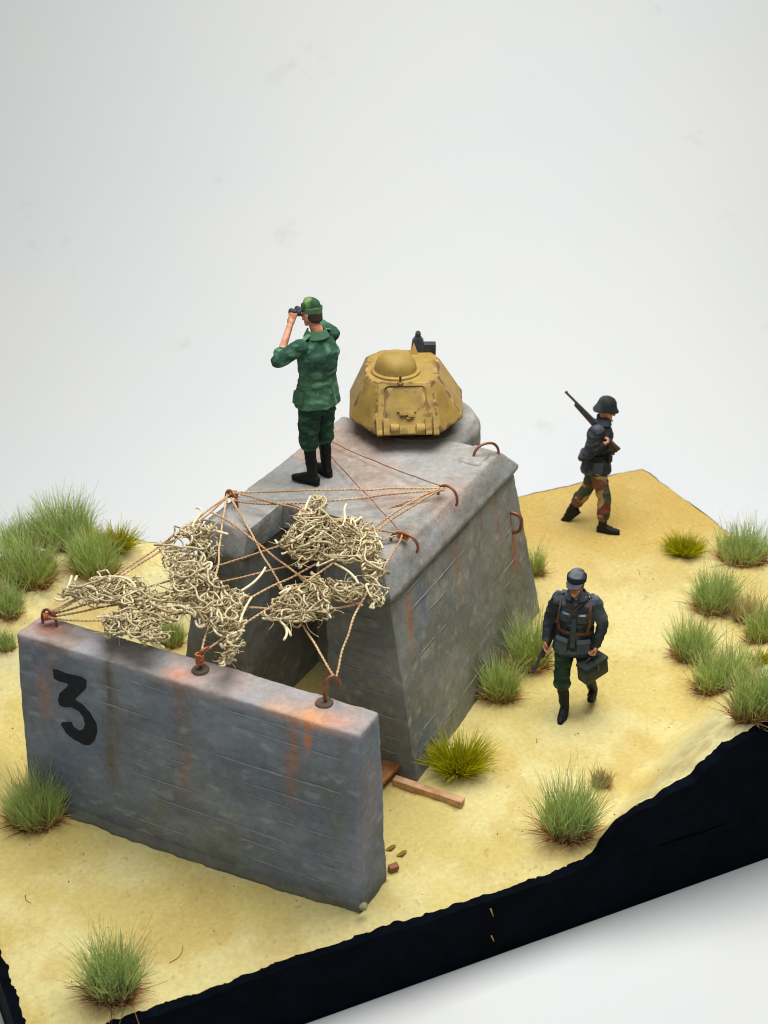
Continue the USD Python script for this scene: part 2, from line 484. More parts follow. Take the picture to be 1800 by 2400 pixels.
STREAKS += [(.33, .055, 1.15, 2.0, lin(176, 124, 84), .75), (.55, .16, .9, 2.0, lin(104, 122, 146), .75), (1.35, .09, 1.1, 2.0, lin(150, 124, 108), .6), (1.9, .12, .8, 2.0, lin(128, 112, 88), .5),
            (2.75, .07, .55, 1.45, lin(168, 104, 82), .8), (2.35, .1, .9, 2.0, lin(150, 122, 104), .5)]
bk = thing('bunker', 'grey concrete bunker with open entrance and rust streaked sides', 'bunker', B(1.5, 1, 0))
put('concrete_body', build_bunker(), 'concrete', bk, smooth=40, col=concrete_col)
# board marks: thin proud ridges left by the formwork
rng = random.Random(4)


def ridge(P0, P1, n, w=.006, h=.014, k=24, seed=0, lift=0.0):
    t = np.linspace(0, 1, k)[:, None]; L = np.asarray(P0) * (1 - t) + np.asarray(P1) * t
    n = np.asarray(n); d = (np.asarray(P1) - np.asarray(P0)); d = d / np.linalg.norm(d); s = np.cross(n, d)
    hh = (h * (.35 + 1.1 * fbm(L * 6, 3, seed)) * np.minimum(1, np.minimum(t[:, 0], 1 - t[:, 0]) * 8 + .1))[:, None]
    L = L + n * concrete_disp(L)[:, None] + n * lift
    return grid_mesh(np.stack([L - s * w - n * .012, L - s * w * .3 + n * hh, L + s * w * .3 + n * hh, L + s * w - n * .012], 1))


def right_wall(v, z):
    k = (z + .15) / 2.17
    u0 = -.40 * (1 - k) - .07 * k; u1 = -.24 * (1 - k) - .02 * k
    v0, v1 = .02 * (1 - k), 3.4 * (1 - k) + 2.83 * k
    t = (v - v0) / (v1 - v0)
    return B(v, u0 * (1 - t) + u1 * t, z)


nr = -U * .988 + Z * .15
ms = []
for z in np.arange(.28, 1.95, .175):
    zz = z + rng.uniform(-.02, .02)
    a = .15 + rng.uniform(0, .6); b = a + rng.uniform(1.3, 2.4)
    ms.append(ridge(right_wall(a, zz), right_wall(min(b, 2.9), zz + .01), nr, seed=rng.randrange(99)))
put('board_mark', join(ms), 'concrete', bk, smooth=True, col=lin(148, 148, 142), kind='stuff')
ms = []
for z in np.arange(.25, 1.95, .21):
    zz = z + rng.uniform(-.03, .03)
    k = (zz + .15) / 2.17
    a, b = -.40 * (1 - k) - .07 * k + .05, .5
    ms.append(ridge(B(.02 * (1 - k), a + rng.uniform(0, .1), zz), B(.02 * (1 - k), b - rng.uniform(0, .15), zz), -V, seed=rng.randrange(99)))
    ms.append(ridge(B(.02 * (1 - k), 1.46 + rng.uniform(0, .1), zz), B(.02 * (1 - k), 1.95 + rng.uniform(-.1, .15), zz), -V, seed=rng.randrange(99)))
put('board_mark', join(ms), 'concrete', bk, smooth=True, col=lin(140, 139, 130), kind='stuff')
# patch of rough mortar by the rear corner
pm = rbox((.40, .24, .05), .024, .02); pm.vertices = pm.vertices * (1 + .35 * (fbm(pm.vertices * [7, 7, 0], 3, 8) - .5))[:, None]; pm = displaced(pm, lambda v: .05 * (fbm(v * 8, 3, 5) - .5))
pm.vertices = pm.vertices @ np.array([V, U, Z]) + B(2.42, .2, ZR - .013)
put('mortar_patch', pm, 'concrete', bk, smooth=60, col=concrete_col)

# ------------------------------------------------------------------ blast wall
WA, WB = np.array([1.77, 11.32, 0]), np.array([3.88, 8.695, 0])
WD = (WB - WA) / np.linalg.norm(WB - WA); WN = np.array([-WD[1], WD[0], 0])
if WN @ V < 0:
    WN = -WN
WL, WT = np.linalg.norm(WB - WA), .37


def Wp(s, n, z):
    return WA + WD * s + WN * n + Z * z


def wall_front(s, z):
    k = (1.8 - z) / 1.95
    s0, s1 = -.05 * k, WL + .05 * k
    t = s / WL
    return Wp(s0 + (s1 - s0) * t, -.09 * k, z)


def wall_disp(v):
    return .03 * (fbm(v * 1.8, 3, 27) - .5) + .02 * (fbm(v * 6, 3, 37) - .5) + .008 * (fbm(v * 20, 2, 38) - .5)


dims = (WL, WT, 1.95)
wm = rbox(dims, .032, .02)
cor = {}
for i in (0, 1):
    for j in (0, 1):
        for k in (0, 1):
            s = (0 if i == 0 else WL) + (0 if k else (-.05 if i == 0 else .05))
            nn = (0 if j == 0 else WT) + (0 if k else (-.09 if j == 0 else .06))
            cor[(i, j, k)] = Wp(s, nn, 1.8 if k else -.15)
wm = warp(wm, dims, cor)
if wm.volume < 0:
    wm.faces = wm.faces[:, ::-1]
wm = displaced(wm, wall_disp)


def s_of_px(x, y):
    return float((on_plane((x, y), WA, WN) - WA) @ WD)


WSTREAK = [(s_of_px(432, 1720), .07, .5, 1.76, lin(150, 104, 66), .6), (s_of_px(436, 1800), .12, .2, 1.2, lin(140, 108, 70), .35), (s_of_px(685, 1750), .06, .75, 1.77, lin(172, 112, 66), .75),
           (s_of_px(722, 1730), .035, 1.4, 1.78, lin(214, 128, 58), .8), (s_of_px(115, 1680), .09, .7, 1.6, lin(158, 124, 108), .7), (s_of_px(110, 1530), .14, 1.35, 1.78, lin(112, 92, 74), .6),
           (s_of_px(262, 1650), .09, .3, 1.78, lin(104, 96, 66), .75), (s_of_px(255, 1600), .025, .9, 1.78, lin(78, 74, 54), .7), (s_of_px(272, 1800), .06, .3, 1.0, lin(104, 84, 54), .6),
           (s_of_px(800, 1850), .12, 0, 1.7, lin(112, 106, 84), .5)]


def wall_col(v):
    s, n = (v - WA) @ WD, (v - WA) @ WN
    base = mixc(lin(110, 118, 127), lin(126, 133, 141), sstep(.38, .62, fbm(v * 1.9, 4, 81)))
    base = mixc(base, lin(104, 116, 136), .5 * sstep(.5, .64, fbm(v * [1.8, 1.8, .7] + 9, 3, 82)))
    base = mixc(base, lin(112, 112, 100), .4 * sstep(.48, .62, fbm(v * [1.4, 1.4, .8] + 5, 4, 83)))
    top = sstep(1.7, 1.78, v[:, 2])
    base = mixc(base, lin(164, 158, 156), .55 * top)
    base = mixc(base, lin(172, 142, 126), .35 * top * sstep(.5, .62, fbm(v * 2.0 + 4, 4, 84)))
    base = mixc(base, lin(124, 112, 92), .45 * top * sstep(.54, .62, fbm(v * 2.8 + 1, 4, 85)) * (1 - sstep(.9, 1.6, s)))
    for (hs, hn, c, r) in ((2.92, .05, lin(226, 150, 70), .12), (1.62, .08, lin(196, 128, 96), .1), (.2, .2, lin(164, 96, 70), .12), (2.6, .06, lin(206, 158, 120), .1), (3.1, .08, lin(196, 140, 112), .13)):
        base = mixc(base, c, .6 * top * np.exp(-(((s - hs) / (r * 1.4)) ** 2 + ((n - hn) / r) ** 2)) * (.4 + 1.2 * fbm(v * 8, 3, 86)))
    front = n < .05
    for s0, w, z0, z1, c, a in WSTREAK:
        wob = s0 + .06 * (fbm(np.stack([v[:, 2] * 2.2, 0 * s, 0 * s + s0], -1), 3, 87) - .5)
        k = np.exp(-((s - wob) / w) ** 2) * sstep(z0 - .02, z0 + .6 * (z1 - z0), v[:, 2]) * (1 - sstep(z1, z1 + .05, v[:, 2]))
        base = mixc(base, c, .6 * a * k * front * (.2 + 1.6 * sstep(.3, .75, fbm(v * [10, 10, 2.5], 4, 88))))
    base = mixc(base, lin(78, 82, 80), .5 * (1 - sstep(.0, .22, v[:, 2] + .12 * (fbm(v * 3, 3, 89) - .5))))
    end = s > WL - .02
    base = mixc(base, lin(156, 132, 132), .3 * end * sstep(.5, .62, fbm(v * [2, 2, 1.1] + 3, 3, 90)))
    base = mixc(base, base * .78, .5 * sstep(.6, .72, fbm(v * [5, 5, 9], 4, 98))); base = mixc(base, lin(160, 164, 168), .4 * sstep(.62, .72, fbm(v * [6, 6, 12] + 4, 4, 99)))
    return base * 1.12 * (1 + .34 * (fbm(np.stack([s * 6, n * 12, v[:, 2] * 18], -1), 4, 91) - .5))[:, None]


bw = thing('blast_wall', 'long grey concrete blast wall painted with a black numeral 3', 'wall', Wp(WL / 2, WT / 2, 0))
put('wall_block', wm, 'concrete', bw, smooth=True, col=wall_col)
ms = []
rng = random.Random(9)
for z in np.arange(.22, 1.7, .16):
    zz = z + rng.uniform(-.03, .03)
    for a, b in ((.9 + rng.uniform(-.1, .4), 1.9 + rng.uniform(-.3, .2)), (2.0 + rng.uniform(-.1, .25), 3.2)):
        if rng.random() < .9:
            ms.append(ridge(wall_front(a, zz), wall_front(b, zz - rng.uniform(-.01, .02)), -WN, w=.005, h=.008, seed=rng.randrange(99)))
put('board_mark', join(ms), 'concrete', bw, smooth=True, col=lin(142, 144, 142), kind='stuff')
# numeral
pts = [(420, 620), (455, 625), (520, 655), (640, 685), (675, 705), (676, 765), (640, 805), (592, 850), (660, 890), (720, 960), (765, 1040), (774, 1100), (757, 1160), (722, 1193), (680, 1190), (600, 1150), (535, 1095), (498, 1035), (505, 1018), (575, 1020), (592, 1052), (640, 1085), (668, 1072), (682, 1040), (668, 990), (630, 940), (570, 905), (520, 905), (485, 890), (467, 850), (478, 800), (540, 745), (530, 728), (470, 710), (430, 690)]
poly = []
for x, y in pts:
    q = on_plane((x * .3014, 1380 + y * .3014), WA, WN); poly.append(((q - WA) @ WD, q[2]))
pg = Polygon(poly).buffer(.012).buffer(-.012)
tri = to_tm(to_man(trimesh.creation.extrude_polygon(pg, .004)).refine_to_length(.03))
s_, z_, h_ = tri.vertices[:, 0], tri.vertices[:, 1], tri.vertices[:, 2]
k_ = (1.8 - z_) / 1.95
W0 = WA + np.outer(s_, WD) + np.outer(-.09 * k_, WN) + np.outer(z_, Z)
tri.vertices = W0 - np.outer(wall_disp(W0) + h_ + .0015, WN)
if tri.volume < 0:
    tri.faces = tri.faces[:, ::-1]
put('numeral', tri, 'black_numeral', bw, smooth=40)
# rough footing along the foot of the wall
ns = 160
S_ = np.linspace(.1, WL + .03, ns); W_ = np.interp(S_, [.1, .8, 1.6, 2.4, 3.0, WL + .03], [.06, .05, .05, .045, .02, -.01]) + .03 * (fbm(np.c_[S_ * 4, S_ * 0, S_ * 0], 4, 55) - .5) + .02 * (fbm(np.c_[S_ * 14, S_ * 0, S_ * 0], 3, 56) - .5)
rows = []
for w, hh in ((-.1, .10), (0.0, .075), (.35, .05), (.75, .03), (.95, .016), (1.02, -.03)):
    L = np.array([Wp(s, -.085 - max(w, -.1) * wd if w > 0 else -.085 - w, 0) for s, wd in zip(S_, W_)])
    L[:, 2] = height(L) + hh + .02 * (fbm(L * 9, 3, 57) - .5) * (0 < w < 1)
    rows.append(L)
fm = grid_mesh(np.stack(rows, 1))
if fm.face_normals.mean(0)[2] < 0:
    fm.faces = fm.faces[:, ::-1]
put('footing', fm, 'concrete', bw, smooth=True, col=lambda v: mixc(lin(88, 92, 88), lin(118, 116, 100), fbm(v * 5, 3, 58)))


def cyl(a, b, r, r2=None, n=14):
    return tube(np.array([a, np.asarray(a) * .5 + np.asarray(b) * .5, b]), r, n, r2 if r2 is not None else r)

# ------------------------------------------------------------------ turret
def TP(x, y, z):
    return RF(x, y, z)


def build_turret():
    bot = [(-.36, 14.05), (-.09, 13.66), (.57, 13.69), (.82, 14.07), (.84, 14.75), (.56, 15.25), (-.08, 15.25), (-.37, 14.75)]
    top = [(-.19, 14.12), (-.07, 13.97), (.48, 13.97), (.56, 14.12), (.57, 14.66), (.47, 14.85), (-.02, 14.85), (-.19, 14.66)]
    zb, zt = 2.44, 2.87
    cx, cy = TC @ Rt, TC @ Fh
    inb = [((x - cx) * .86 + cx, (y - cy) * .86 + cy) for x, y in bot]
    hull = hullp([TP(x, y, 2.37) for x, y in inb] + [TP(x, y, zb) for x, y in bot] + [TP(x, y, zt) for x, y in top])
    edges = []
    for i in range(8):
        j = (i + 1) % 8
        edges += [(TP(*bot[i], zb), TP(*bot[j], zb)), (TP(*top[i], zt), TP(*top[j], zt)), (TP(*bot[i], zb), TP(*top[i], zt))]
    return hull, edges, bot, top, zb, zt


TH, TEDGES, TB, TT, TZB, TZT = build_turret()


def seg_dist(v, a, b):
    ab = b - a; t = np.clip(((v - a) @ ab) / (ab @ ab), 0, 1)
    return np.linalg.norm(v - a - t[:, None] * ab, axis=1)


def turret_col(edges, amt=1.0):
    def fn(v):
        c = mixc(lin(156, 128, 62), lin(164, 136, 68), sstep(.4, .62, fbm(v * 4, 4, 101)))
        c = mixc(c, lin(138, 114, 58), .5 * sstep(.5, .64, fbm(v * 5 + 3, 4, 102)))
        d = np.full(len(v), 9.0)
        for a, b in edges:
            d = np.minimum(d, seg_dist(v, a, b))
        nz = fbm(v * 9, 3, 103)
        c = mixc(c, lin(206, 172, 100), .8 * np.exp(-(d / .022) ** 2) * sstep(.4, .55, nz))
        ch = sstep(.60, .66, fbm(v * 15, 3, 104) + .1 * np.exp(-(d / .03) ** 2) - .03)
        c = mixc(c, lin(86, 58, 42), .95 * amt * sstep(.52, .6, fbm(v * 17, 3, 104) + .05) * np.exp(-(d / .016) ** 2))
        c = mixc(c, lin(92, 62, 44), .9 * amt * ch * np.exp(-(d / .05) ** 2))
        c = mixc(c, lin(84, 60, 44), .7 * amt * sstep(.76, .80, fbm(v * 11, 3, 105)))
        return c
    return fn


tr = thing('tank_turret', 'dark yellow chipped tank turret with domed cupola on the bunker roof', 'turret', TC + Z * ZR)
tm = to_tm(TH.refine_to_length(.022)); tm.merge_vertices()
tm = trimesh.smoothing.filter_taubin(tm, lamb=.5, nu=.5, iterations=1)
tm = displaced(tm, lambda v: .006 * (fbm(v * 7, 3, 7) - .5))
put('shell', tm, 'turret_paint', tr, smooth=60, col=turret_col(TEDGES))
a = np.linspace(0, 2 * np.pi, 48, endpoint=False)
put('turret_ring', hullp([TC + np.array([math.cos(t) * .5, math.sin(t) * .5, z]) for t in a for z in (ZR - .02, 2.40)]), 'dark_void', tr, smooth=40)
# cupola
DC = TP(.12, 14.27, TZT)
pr = [(0.30, -.01), (.30, .02), (.285, .03), (.262, .032), (.258, .05), (.25, .085), (.232, .125), (.2, .165), (.15, .2), (.08, .222), (0, .23)]
pf = spline(np.c_[pr[4:], np.zeros(len(pr) - 4)], 22)[:, :2]
lath = np.vstack([np.array(pr[:4]), pf])[:, :2]; lath[-1, 0] = 0
dome = trimesh.creation.revolve(lath, sections=64)
dome.vertices = dome.vertices * [.84, .84, .96] + DC
put('cupola', dome, 'turret_paint', tr, smooth=40, col=turret_col([], 1.0))
# dark vision slit on the cupola
vs = rbox((.03, .02, .075), .008, .01); vs.vertices = vs.vertices @ np.array([Rt, Fh * .5 - Z * .86, Z * .5 + Fh * .86]) + DC + Rt * -.158 - Fh * .07 + Z * .125
put('vision_slit', vs, 'dark_void', tr, smooth=40)
# rear plate frame
rb0, rb1 = TP(-.09, 13.66, TZB), TP(.57, 13.69, TZB); rt0, rt1 = TP(-.07, 13.97, TZT), TP(.48, 13.97, TZT)
ex = (rb1 - rb0) / np.linalg.norm(rb1 - rb0); ey = ((rt0 + rt1) / 2 - (rb0 + rb1) / 2); HL = np.linalg.norm(ey); ey /= HL
ez = np.cross(ex, ey); RC = (rb0 + rb1 + rt0 + rt1) / 4
if ez @ Fh > 0:
    ez = -ez


def RP(x, y, z):
    return RC + ex * x + ey * y + ez * z


def plate(pl, th, z0, step=.03):
    t = to_tm(to_man(trimesh.creation.extrude_polygon(pl, th)).refine_to_length(step))
    v = t.vertices; t.vertices = RC + np.outer(v[:, 0], ex) + np.outer(v[:, 1], ey) + np.outer(v[:, 2] + z0, ez)
    if t.volume < 0:
        t.faces = t.faces[:, ::-1]
    return t


h2 = HL / 2
hatch_poly = Polygon([(-.225, -h2 + .02), (.225, -h2 + .02), (.19, h2 - .05), (-.19, h2 - .05)]).buffer(-.03).buffer(.03, quad_segs=4)
frame_poly = Polygon([(-.30, -h2 + .01), (.30, -h2 + .01), (.262, h2 - .004), (-.262, h2 - .004)]).difference(hatch_poly.buffer(.018))
hed = [(RP(*a, .03), RP(*b, .03)) for a, b in zip(list(hatch_poly.exterior.coords)[:-1], list(hatch_poly.exterior.coords)[1:])]
put('hatch_frame', plate(frame_poly, .022, 0.0), 'turret_paint', tr, smooth=30, col=turret_col(hed + TEDGES))
hp = put('hatch', plate(hatch_poly, .024, 0.0), 'turret_paint', tr, smooth=30, col=turret_col(hed))
bx = lambda x, y, z, w, h, d, r=.012: (lambda m: (setattr(m, 'vertices', RC + np.outer(m.vertices[:, 0] + x, ex) + np.outer(m.vertices[:, 1] + y, ey) + np.outer(m.vertices[:, 2] + z, ez)), m)[1])(rbox((w, h, d), r, .02))


def fixn(m):
    if m.volume < 0:
        m.faces = m.faces[:, ::-1]
    return m


hc = turret_col([(RP(-.3, -h2 + .02, .08), RP(.3, -h2 + .02, .08))], .8)
put('handle', join([fixn(bx(-.03, -.06, .04, .09, .045, .05)), fixn(bx(.045, -.07, .04, .07, .06, .055)), fixn(bx(.0, -.035, .034, .2, .02, .03, .008)), fixn(bx(.02, -.105, .035, .05, .03, .045))]), 'turret_paint', hp, smooth=30, col=hc)
for sx_ in (-1, 1):
    put('hinge', fixn(bx(sx_ * .287, -h2 + .075, .04, .058, .19, .1, .008)), 'turret_paint', tr, smooth=40, col=hc)
    put('hinge', fixn(bx(sx_ * .21, -h2 + .07, .035, .068, .17, .09, .01)), 'turret_paint', tr, smooth=40, col=hc)
    kn_ = cyl(RP(sx_ * .172, -h2 + .045, .04), RP(sx_ * .09, -h2 + .045, .04), .056, n=20); put('hinge', fixn(kn_), 'turret_paint', tr, smooth=50, col=hc)
put('hinge_plate', fixn(bx(0, -h2 + .04, .03, .18, .09, .04, .008)), 'turret_paint', tr, smooth=30, col=hc)
# aerial base
ap = TP(.165, 14.0, TZT)
ab = trimesh.creation.revolve(np.array([(0, 0), (.04, 0), (.036, .03), (.026, .04), (.026, .065), (.034, .07), (.03, .085), (.012, .09), (.012, .15), (0, .152)]), sections=20)
ab.vertices = ab.vertices @ np.array([Rt, np.cross(Z - Fh * .2, Rt), (Z - Fh * .2) / 1.02]) + ap - Fh * .035 + Z * -.06
put('aerial_socket', fixn(ab), 'turret_paint', tr, smooth=40, col=lambda v: mixc(lin(140, 114, 56), lin(40, 36, 30), sstep(TZT + .02, TZT + .045, v[:, 2])))
# dark sight block at the front of the roof
fx, fy = .36, 14.83
body = hullp([TP(fx + x, fy + y, TZT - .03 + z) for x, y, z in [(sx_ * .075, sy * .06, 0) for sx_ in (-1, 1) for sy in (-1, 1)] + [(sx_ * .06, sy * .05, .14) for sx_ in (-1, 1) for sy in (-1, 1)] + [(sx_ * .03, sy * .03, .19) for sx_ in (-1, 1) for sy in (-1, 1)]])
knob = hullp([TP(fx + math.cos(t) * r, fy + math.sin(t) * r, TZT + z) for t in np.linspace(0, 6.28, 12, endpoint=False) for r, z in ((.03, .14), (.03, .2), (.018, .22))])
side = hullp([TP(fx + x, fy + y, TZT + z) for x in (.06, .19) for y in (-.05, .05) for z in (-.03, .085)])
put('sight_block', to_tm(body + knob + side), 'gun_metal', tr, smooth=30)
put('sight_guard', hullp([TP(fx - .045 + x, fy - .09 + y, TZT - .02) for x in (-.04, .05) for y in (-.03, .03)] + [TP(fx - .045, fy - .09, TZT + .13)]), 'turret_paint', tr, smooth=20, col=lin(190, 150, 80))

# ------------------------------------------------------------------ hooks
WZ = 1.8


def staple(a, b, h, lean=(0, 0, 0), n=20):
    a, b = np.array(a, float), np.array(b, float); lean = np.array(lean, float)
    m = (a + b) / 2 + Z * h + lean
    q = (b - a) * .28
    return spline([a - Z * .05, a + Z * h * .5 + lean * .5, m - q, m + Z * h * .12 + lean * .1, m + q, b + Z * h * .5 + lean * .5, b - Z * .05], n * 2)


def hook(label, pts, loc, r=.014, washer=None, knot=None):
    h = thing('wire_hook', label, 'hook', loc, 'bent copper wire hooks set in the concrete')
    put('wire', tube(pts, r, 8), 'copper_wire', h, smooth=True)
    if washer is not None:
        wv = trimesh.creation.revolve(np.array([(0, -.01), (.07, -.012), (.078, .0), (.07, .012), (0, .014)]), sections=20)
        wv.vertices = displaced(wv, lambda v: .012 * (fbm(v * 20, 2, 3) - .5)).vertices + washer
        put('washer', wv, 'copper_wire' if knot else 'concrete', h, smooth=40, col=lin(96, 82, 68))
    return h


R1 = B(.45, 1.84, ZR); R2 = B(1.48, .1, ZR); R3 = B(.52, .05, ZR); R4 = B(2.48, .13, ZR); RLo = B(2.0, 1.9, ZR)
hook('wire hook on the roof edge corner left of the binocular figure', staple(R1 + Rt * -.06, R1 + Rt * .05 - Fh * .12, .13), R1)
hook('wire hook gathering five cords on the bunker roof', staple(R2 - Rt * .05 + Fh * .05, R2 + Rt * .11 - Fh * .08, .11), R2)
hook('wire hook at the front roof corner above the entrance pier', staple(R3 - Rt * .1 + Fh * .02, R3 + Rt * .12 - Fh * .1, .10), R3)
hook('bare wire hook with no cord at the rear roof corner beside the turret', staple(B(2.38, .2, ZR), B(2.58, .04, ZR), .12), R4)
hook('wire hook on the far roof edge behind the binocular figure', staple(RLo + V * -.05, RLo + V * .06, .1), RLo)
RW = right_wall(2.72, 1.42)
hook('wire ring standing out of the right side wall above a rust streak', spline([RW + Z * .11 + U * .05, RW + Z * .105 - U * .05, RW + Z * .07 - U * .1 + V * .01, RW - U * .115, RW - Z * .08 - U * .1, RW - Z * .115 - U * .045, RW - Z * .12 + U * .05], 30), RW, r=.02)
R6 = atz((118, 1462), WZ); R7 = atz((470, 1572), WZ); R8 = atz((760, 1648), WZ)
hook('wire hook wound with cord at the far left end of the blast wall', staple(R6 - Rt * .07 + Fh * .03, R6 + Rt * .06 - Fh * .03, .13), R6)
hook('wire hook on a rusty washer midway along the blast wall top', spline([R7 - Z * .04, R7 + Z * .12, R7 + Z * .19 + Rt * .02, R7 + Z * .2 + Rt * .07 + Fh * .05, R7 + Z * .15 + Rt * .1 + Fh * .1], 24), R7, washer=R7 + Z * .012)
hook('tall bare wire hook at the right end of the blast wall', spline([R8 - Z * .04, R8 + Z * .12, R8 + Z * .20 + Rt * .015 + Fh * .01, R8 + Z * .24 + Rt * .06 + Fh * .03, R8 + Z * .21 + Rt * .10 + Fh * .05, R8 + Z * .13 + Rt * .125 + Fh * .07], 34), R8, r=.0165, washer=R8 + Z * .004)
H1, H2, H3 = R1 + Z * .1, R2 + Z * .1, R3 + Z * .09
H6, H7, H8 = R6 + Z * .09, R7 + Z * .16, R8 + Z * .21 + Rt * .095 + Fh * .045
HL_ = RLo + Z * .08


# ------------------------------------------------------------------ cords
def net_z(p):
    v, _ = vu(p)
    return 2.36 + .40 * max(-1.75, min(0, v)) / 1.7


def on_net(px, dz=0.0):
    return on_surface(px, lambda p: net_z(p) + dz)


def rope(pts, r=.0068, seed=0):
    L = sum(np.linalg.norm(np.subtract(pts[i + 1], pts[i])) for i in range(len(pts) - 1))
    n = max(12, int(L / .022)); c = spline(pts, n) if len(pts) > 2 else np.linspace(pts[0], pts[1], n)
    c = c + .012 * (np.stack([noise(np.c_[np.arange(n) * .12, np.zeros(n), np.zeros(n) + k], seed + k) for k in range(3)], 1) - .5)
    t = np.gradient(c, axis=0); t /= np.linalg.norm(t, axis=1, keepdims=True)
    x, y, _ = frame(t.mean(0)); ph = np.arange(n) * .022 / .075 * 2 * np.pi
    ms = []
    for o in (0, np.pi):
        ms.append(tube(c + r * .8 * (np.cos(ph + o)[:, None] * x + np.sin(ph + o)[:, None] * y), r, 5))
    return join(ms)


def cord(label, pts, r=.0068, seed=0, dark=False):
    c0 = (lin(184, 144, 106), lin(208, 178, 138)) if not dark else (lin(140, 98, 74), lin(160, 118, 90))
    p = put('cord', rope(pts, r, seed), 'cord', smooth=True, col=lambda v: mixc(c0[0], c0[1], sstep(.35, .65, fbm(v * 3, 3, seed))))
    tag_path(p, label, 'cord', 'thin twisted cords strung between the hooks')


def sag(a, b, d, n=5):
    return [np.asarray(a) * (1 - t) + np.asarray(b) * t - Z * d * 4 * t * (1 - t) for t in np.linspace(0, 1, n)]


cord('tight cord along the roof between the two upper hooks, the upper of the pair', sag(H1, H2, .0), seed=1)
cord('slack cord along the roof between the two upper hooks, the lower of the pair', [H1 - Fh * .12 + Z * -.02, on_net((640, 1182), .02), on_net((800, 1172), .02), H2 - Fh * .06], seed=2)
cord('cord from the left roof hook across the entrance to the front roof corner hook', [H1, on_net((720, 1200), .06), on_net((800, 1222), .05), H3], seed=3)
cord('long cord from the left roof hook down to the tall right wall hook', sag(H1 - Fh * .1, H8, .03), seed=4)
cord('cord from the left roof corner crossing down to the lower net clump', [on_net((497, 1201)), on_net((600, 1270)), on_net((718, 1360)), on_net((850, 1418))], seed=5)
cord('near vertical cord from the left roof hook to the middle wall hook', [H1 - Rt * .04, on_net((510, 1330)), on_net((500, 1400)), H7], seed=6)
cord('cord from the left roof hook down to the far left wall hook, upper strand', [H1, on_net((440, 1232)), on_net((345, 1300)), H6 + Z * .03], seed=7)
cord('cord from the left roof hook down to the far left wall hook, lower strand', [H1, on_net((425, 1255)), on_net((290, 1345)), H6], seed=8)
cord('cord from the gathering roof hook to the far left wall hook', sag(H2, H6, .05), seed=9)
cord('cord from the front roof corner hook to the far left wall hook', sag(H3, H6 - Z * .02, .06), seed=10)
cord('cord from the gathering roof hook to the middle wall hook, upper strand', [H2, on_net((762, 1310)), on_net((689, 1350)), on_net((581, 1404)), on_net((520, 1460))], seed=11)
cord('cord from the gathering roof hook to the middle wall hook, lower strand', [H2 - Fh * .04, on_net((809, 1299)), on_net((690, 1385)), on_net((563, 1469)), H7], seed=12)
cord('cord running across in front of the entrance just above the blast wall', [H6 + Fh * -.03, on_net((374, 1443)), on_net((577, 1425)), on_net((700, 1428)), on_net((800, 1424)), on_net((845, 1413))], seed=13)
KN = on_net((845, 1413))
cord('cord from the front roof corner hook down to the knot on the net edge', [H3, on_net((899, 1331)), KN], seed=14)
cord('cord from the knot on the net edge down to the tall right wall hook', [KN, on_net((812, 1500)), H8], seed=15)
cord('thin brown thread lying across the roof to the gathering hook', [HL_, RLo * .5 + R2 * .5 + Z * .06, H2], r=.0042, seed=16, dark=True)
cord('thin brown thread lying across the roof to the front corner hook', [HL_, RLo * .5 + R3 * .5 + Z * .06, H3], r=.0042, seed=17, dark=True)


def wrap(center, axis, r, turns, seed):
    x, y, d = frame(axis); t = np.linspace(0, turns * 2 * np.pi, turns * 14)
    rr = r * (1 + .25 * (noise(np.c_[t, t * 0, t * 0], seed) - .5))
    return tube(center + np.outer(np.cos(t) * rr, x) + np.outer(np.sin(t) * rr, y) + np.outer(np.linspace(-.05, .05, len(t)), d), .009, 5)


for nm, c, ax in (('far left wall hook', H6 - Z * .01, Rt + Fh * .3), ('middle wall hook', H7 - Z * .04, Z), ('left roof hook', H1 - Z * .02, Rt), ('front roof corner hook', H3 - Z * .02, Rt - Fh * .6)):
    p = put('cord_knot', wrap(c, ax, .03, 6, 5), 'cord', smooth=True, col=lin(182, 112, 76))
    tag_path(p, f'reddish cord wound round the {nm}', 'knot')


